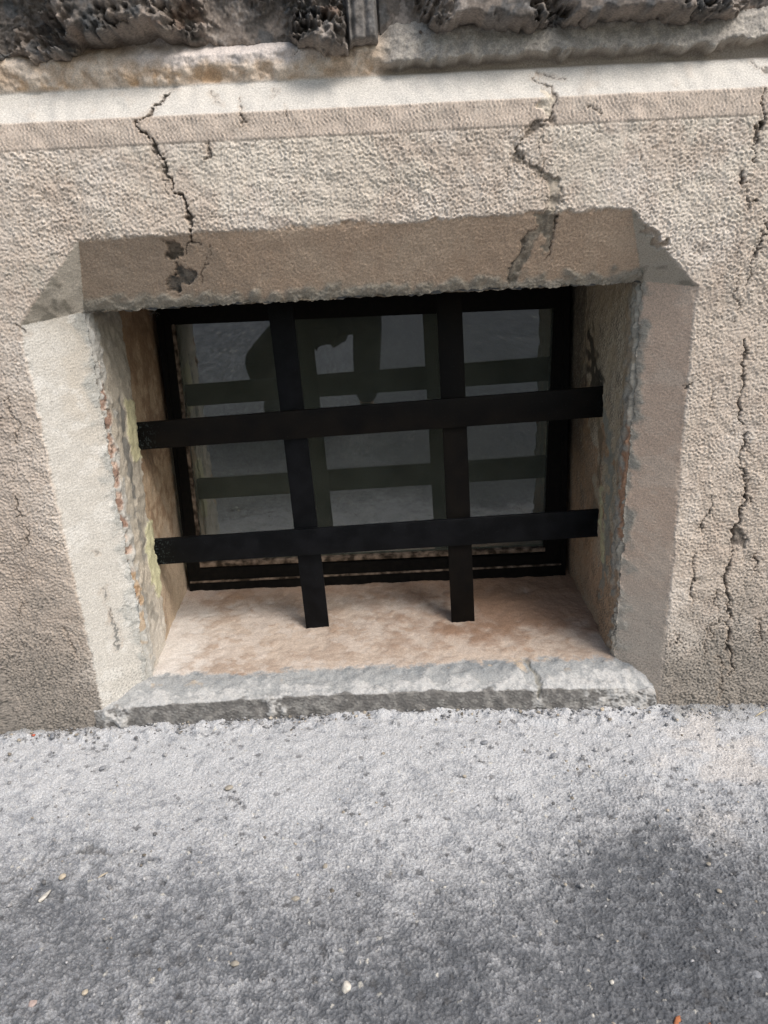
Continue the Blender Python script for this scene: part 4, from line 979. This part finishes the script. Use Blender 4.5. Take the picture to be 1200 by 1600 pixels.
for side, sh, el in ((-1, (-.33, -1.64, .90), (-.53, -1.47, .64)), (1, (.01, -1.64, .90), (.20, -1.46, .66))):
    wr, c = hand(side)
    a = add(sh, .058, 3); b = add(tuple((Vector(sh)+Vector(el))*.5), .050, a); b = add(el, .042, b); b = add(tuple(Vector(el)*.45+wr*.55), .036, b)
    b = add(tuple(wr), .026, b); pm = add(tuple(c-U*.030+Bk*.012), .026, b); pk = add(tuple(c+Bk*.004), .024, pm)
    for f, (du, l1, l2) in enumerate(((.030, .034, .030), (.010, .036, .034), (-.010, .034, .030), (-.028, .028, .024))):
        k = c+U*du+Rt*side*.004-Bk*.010
        q = add(tuple(k), .0095, pk); q = add(tuple(k-Rt*side*l1*.75-Bk*.016), .0085, q); q = add(tuple(k-Rt*side*(l1*.75+l2*.8)-Bk*.014), .007, q)
    t1 = c+Bk*.024-U*.012-Rt*side*.004
    q = add(tuple(t1), .011, pm); q = add(tuple(t1+U*.024-Rt*side*.018), .0095, q); q = add(tuple(t1+U*.044-Rt*side*.030), .008, q)
legs = {}
for nm, pts in (('r', [((-.14, -1.84, .50), .085), ((-.08, -1.66, .52), .075), ((-.01, -1.47, .52), .056), ((-.03, -1.53, .30), .052), ((-.045, -1.60, .10), .036), ((-.04, -1.53, .045), .032), ((-.03, -1.44, .035), .026)]),
                ('l', [((-.33, -1.84, .49), .085), ((-.43, -1.68, .41), .075), ((-.53, -1.50, .33), .056), ((-.53, -1.68, .25), .052), ((-.53, -1.87, .16), .036), ((-.53, -1.90, .09), .032), ((-.53, -1.84, .035), .026)])):
    q = 0; legs[nm] = pts
    for p, r_ in pts: q = add(p, r_, q)
skin('body', N_, E_, M_skin, per)
# trousers, jacket, shoes, hair
T_n = [(hip[0], hip[1], hip[2]+.02, .145)]; T_e = []
for nm in 'rl':
    q = 0
    for p, r_ in legs[nm][:5]: T_n.append((*p, r_+.016)); T_e.append((q, len(T_n)-1)); q = len(T_n)-1
skin('trousers', T_n, T_e, M_trs, per)
J_n = [(-.23, -1.82, .60, .155), (-.19, -1.74, .79, .155), (-.16, -1.68, .93, .115), (-.15, -1.645, .985, .066)]; J_e = [(0, 1), (1, 2), (2, 3)]
J_n.append((-.235, -1.85, .50, .16)); J_e.append((0, 4))
for side, sh, el in ((-1, (-.33, -1.64, .90), (-.53, -1.47, .64)), (1, (.01, -1.64, .90), (.20, -1.46, .66))):
    wr, c = hand(side); q = 2
    for p, r_ in ((sh, .085), (tuple((Vector(sh)+Vector(el))*.5), .074), (el, .068), (tuple(Vector(el)*.45+wr*.55), .054), (tuple(Vector(el)*.12+wr*.88), .036)):
        J_n.append((*p, r_)); J_e.append((q, len(J_n)-1)); q = len(J_n)-1
skin('jacket', J_n, J_e, M_jkt, per)
for nm in 'rl':
    (a0, _), (b0, _), (c0, _) = legs[nm][4:7]
    heel = Vector(b0)+(Vector(b0)-Vector(c0)).normalized()*.05; toe = Vector(c0)+(Vector(c0)-Vector(b0)).normalized()*.07
    heel.z = max(.045, heel.z-.01); toe.z = .04
    skin('shoe', [(*b0, .045), (*heel, .038), (*c0, .042), (*toe, .030), (*(Vector(a0)*.7+Vector(b0)*.3), .045)], [(0, 1), (0, 2), (2, 3), (0, 4)], M_shoe, per)
bm = bmesh.new(); bmesh.ops.create_icosphere(bm, subdivisions=4, radius=1)
bmesh.ops.delete(bm, geom=[v for v in bm.verts if v.co.y > .35 and v.co.z < .45 or v.co.z < -.55], context='VERTS')
for v in bm.verts: v.co = Vector((v.co.x*.088, v.co.y*.105, v.co.z*.115))*(1+.03*math.sin(60*v.co.x)*math.sin(40*v.co.z))+Vector((-.127, -1.585, 1.135))
me = bpy.data.meshes.new('hair'); bm.to_mesh(me); bm.free(); link('hair', me, M_hair, per)
M_eye = mat_noise('eye_white', (.6, .58, .55), (.7, .68, .65), rough=.2)
for sx in (-.031, .031):
    bm = bmesh.new(); bmesh.ops.create_icosphere(bm, subdivisions=2, radius=.011)
    for v in bm.verts: v.co += Vector((-.127+sx, -1.494, 1.11))
    me = bpy.data.meshes.new('eye'); bm.to_mesh(me); bm.free(); link('eye', me, M_eye, per)
skin('nose', [(-.127, -1.500, 1.105, .010), (-.127, -1.478, 1.078, .013)], [(0, 1)], M_skin, per, sub=1)
# the phone in the hands
bm = bmesh.new(); hw, hh, ht = .037, .078, .004
c8 = [PC+Rt*a*hw+U*b*hh-Bk*ht for a, b in ((-1, 1), (1, 1), (1, -1), (-1, -1))]+[PC+Rt*a*hw+U*b*hh+Bk*ht for a, b in ((-1, 1), (1, 1), (1, -1), (-1, -1))]
beam(bm, c8); bmesh.ops.recalc_face_normals(bm, faces=bm.faces); bmesh.ops.bevel(bm, geom=list(bm.edges), offset=.002, segments=3, affect='EDGES')
me = bpy.data.meshes.new('phone'); bm.to_mesh(me); bm.free()
setp(link('phone', me, M_shoe), 'slim black phone held up in both hands by the photographer', 'phone')
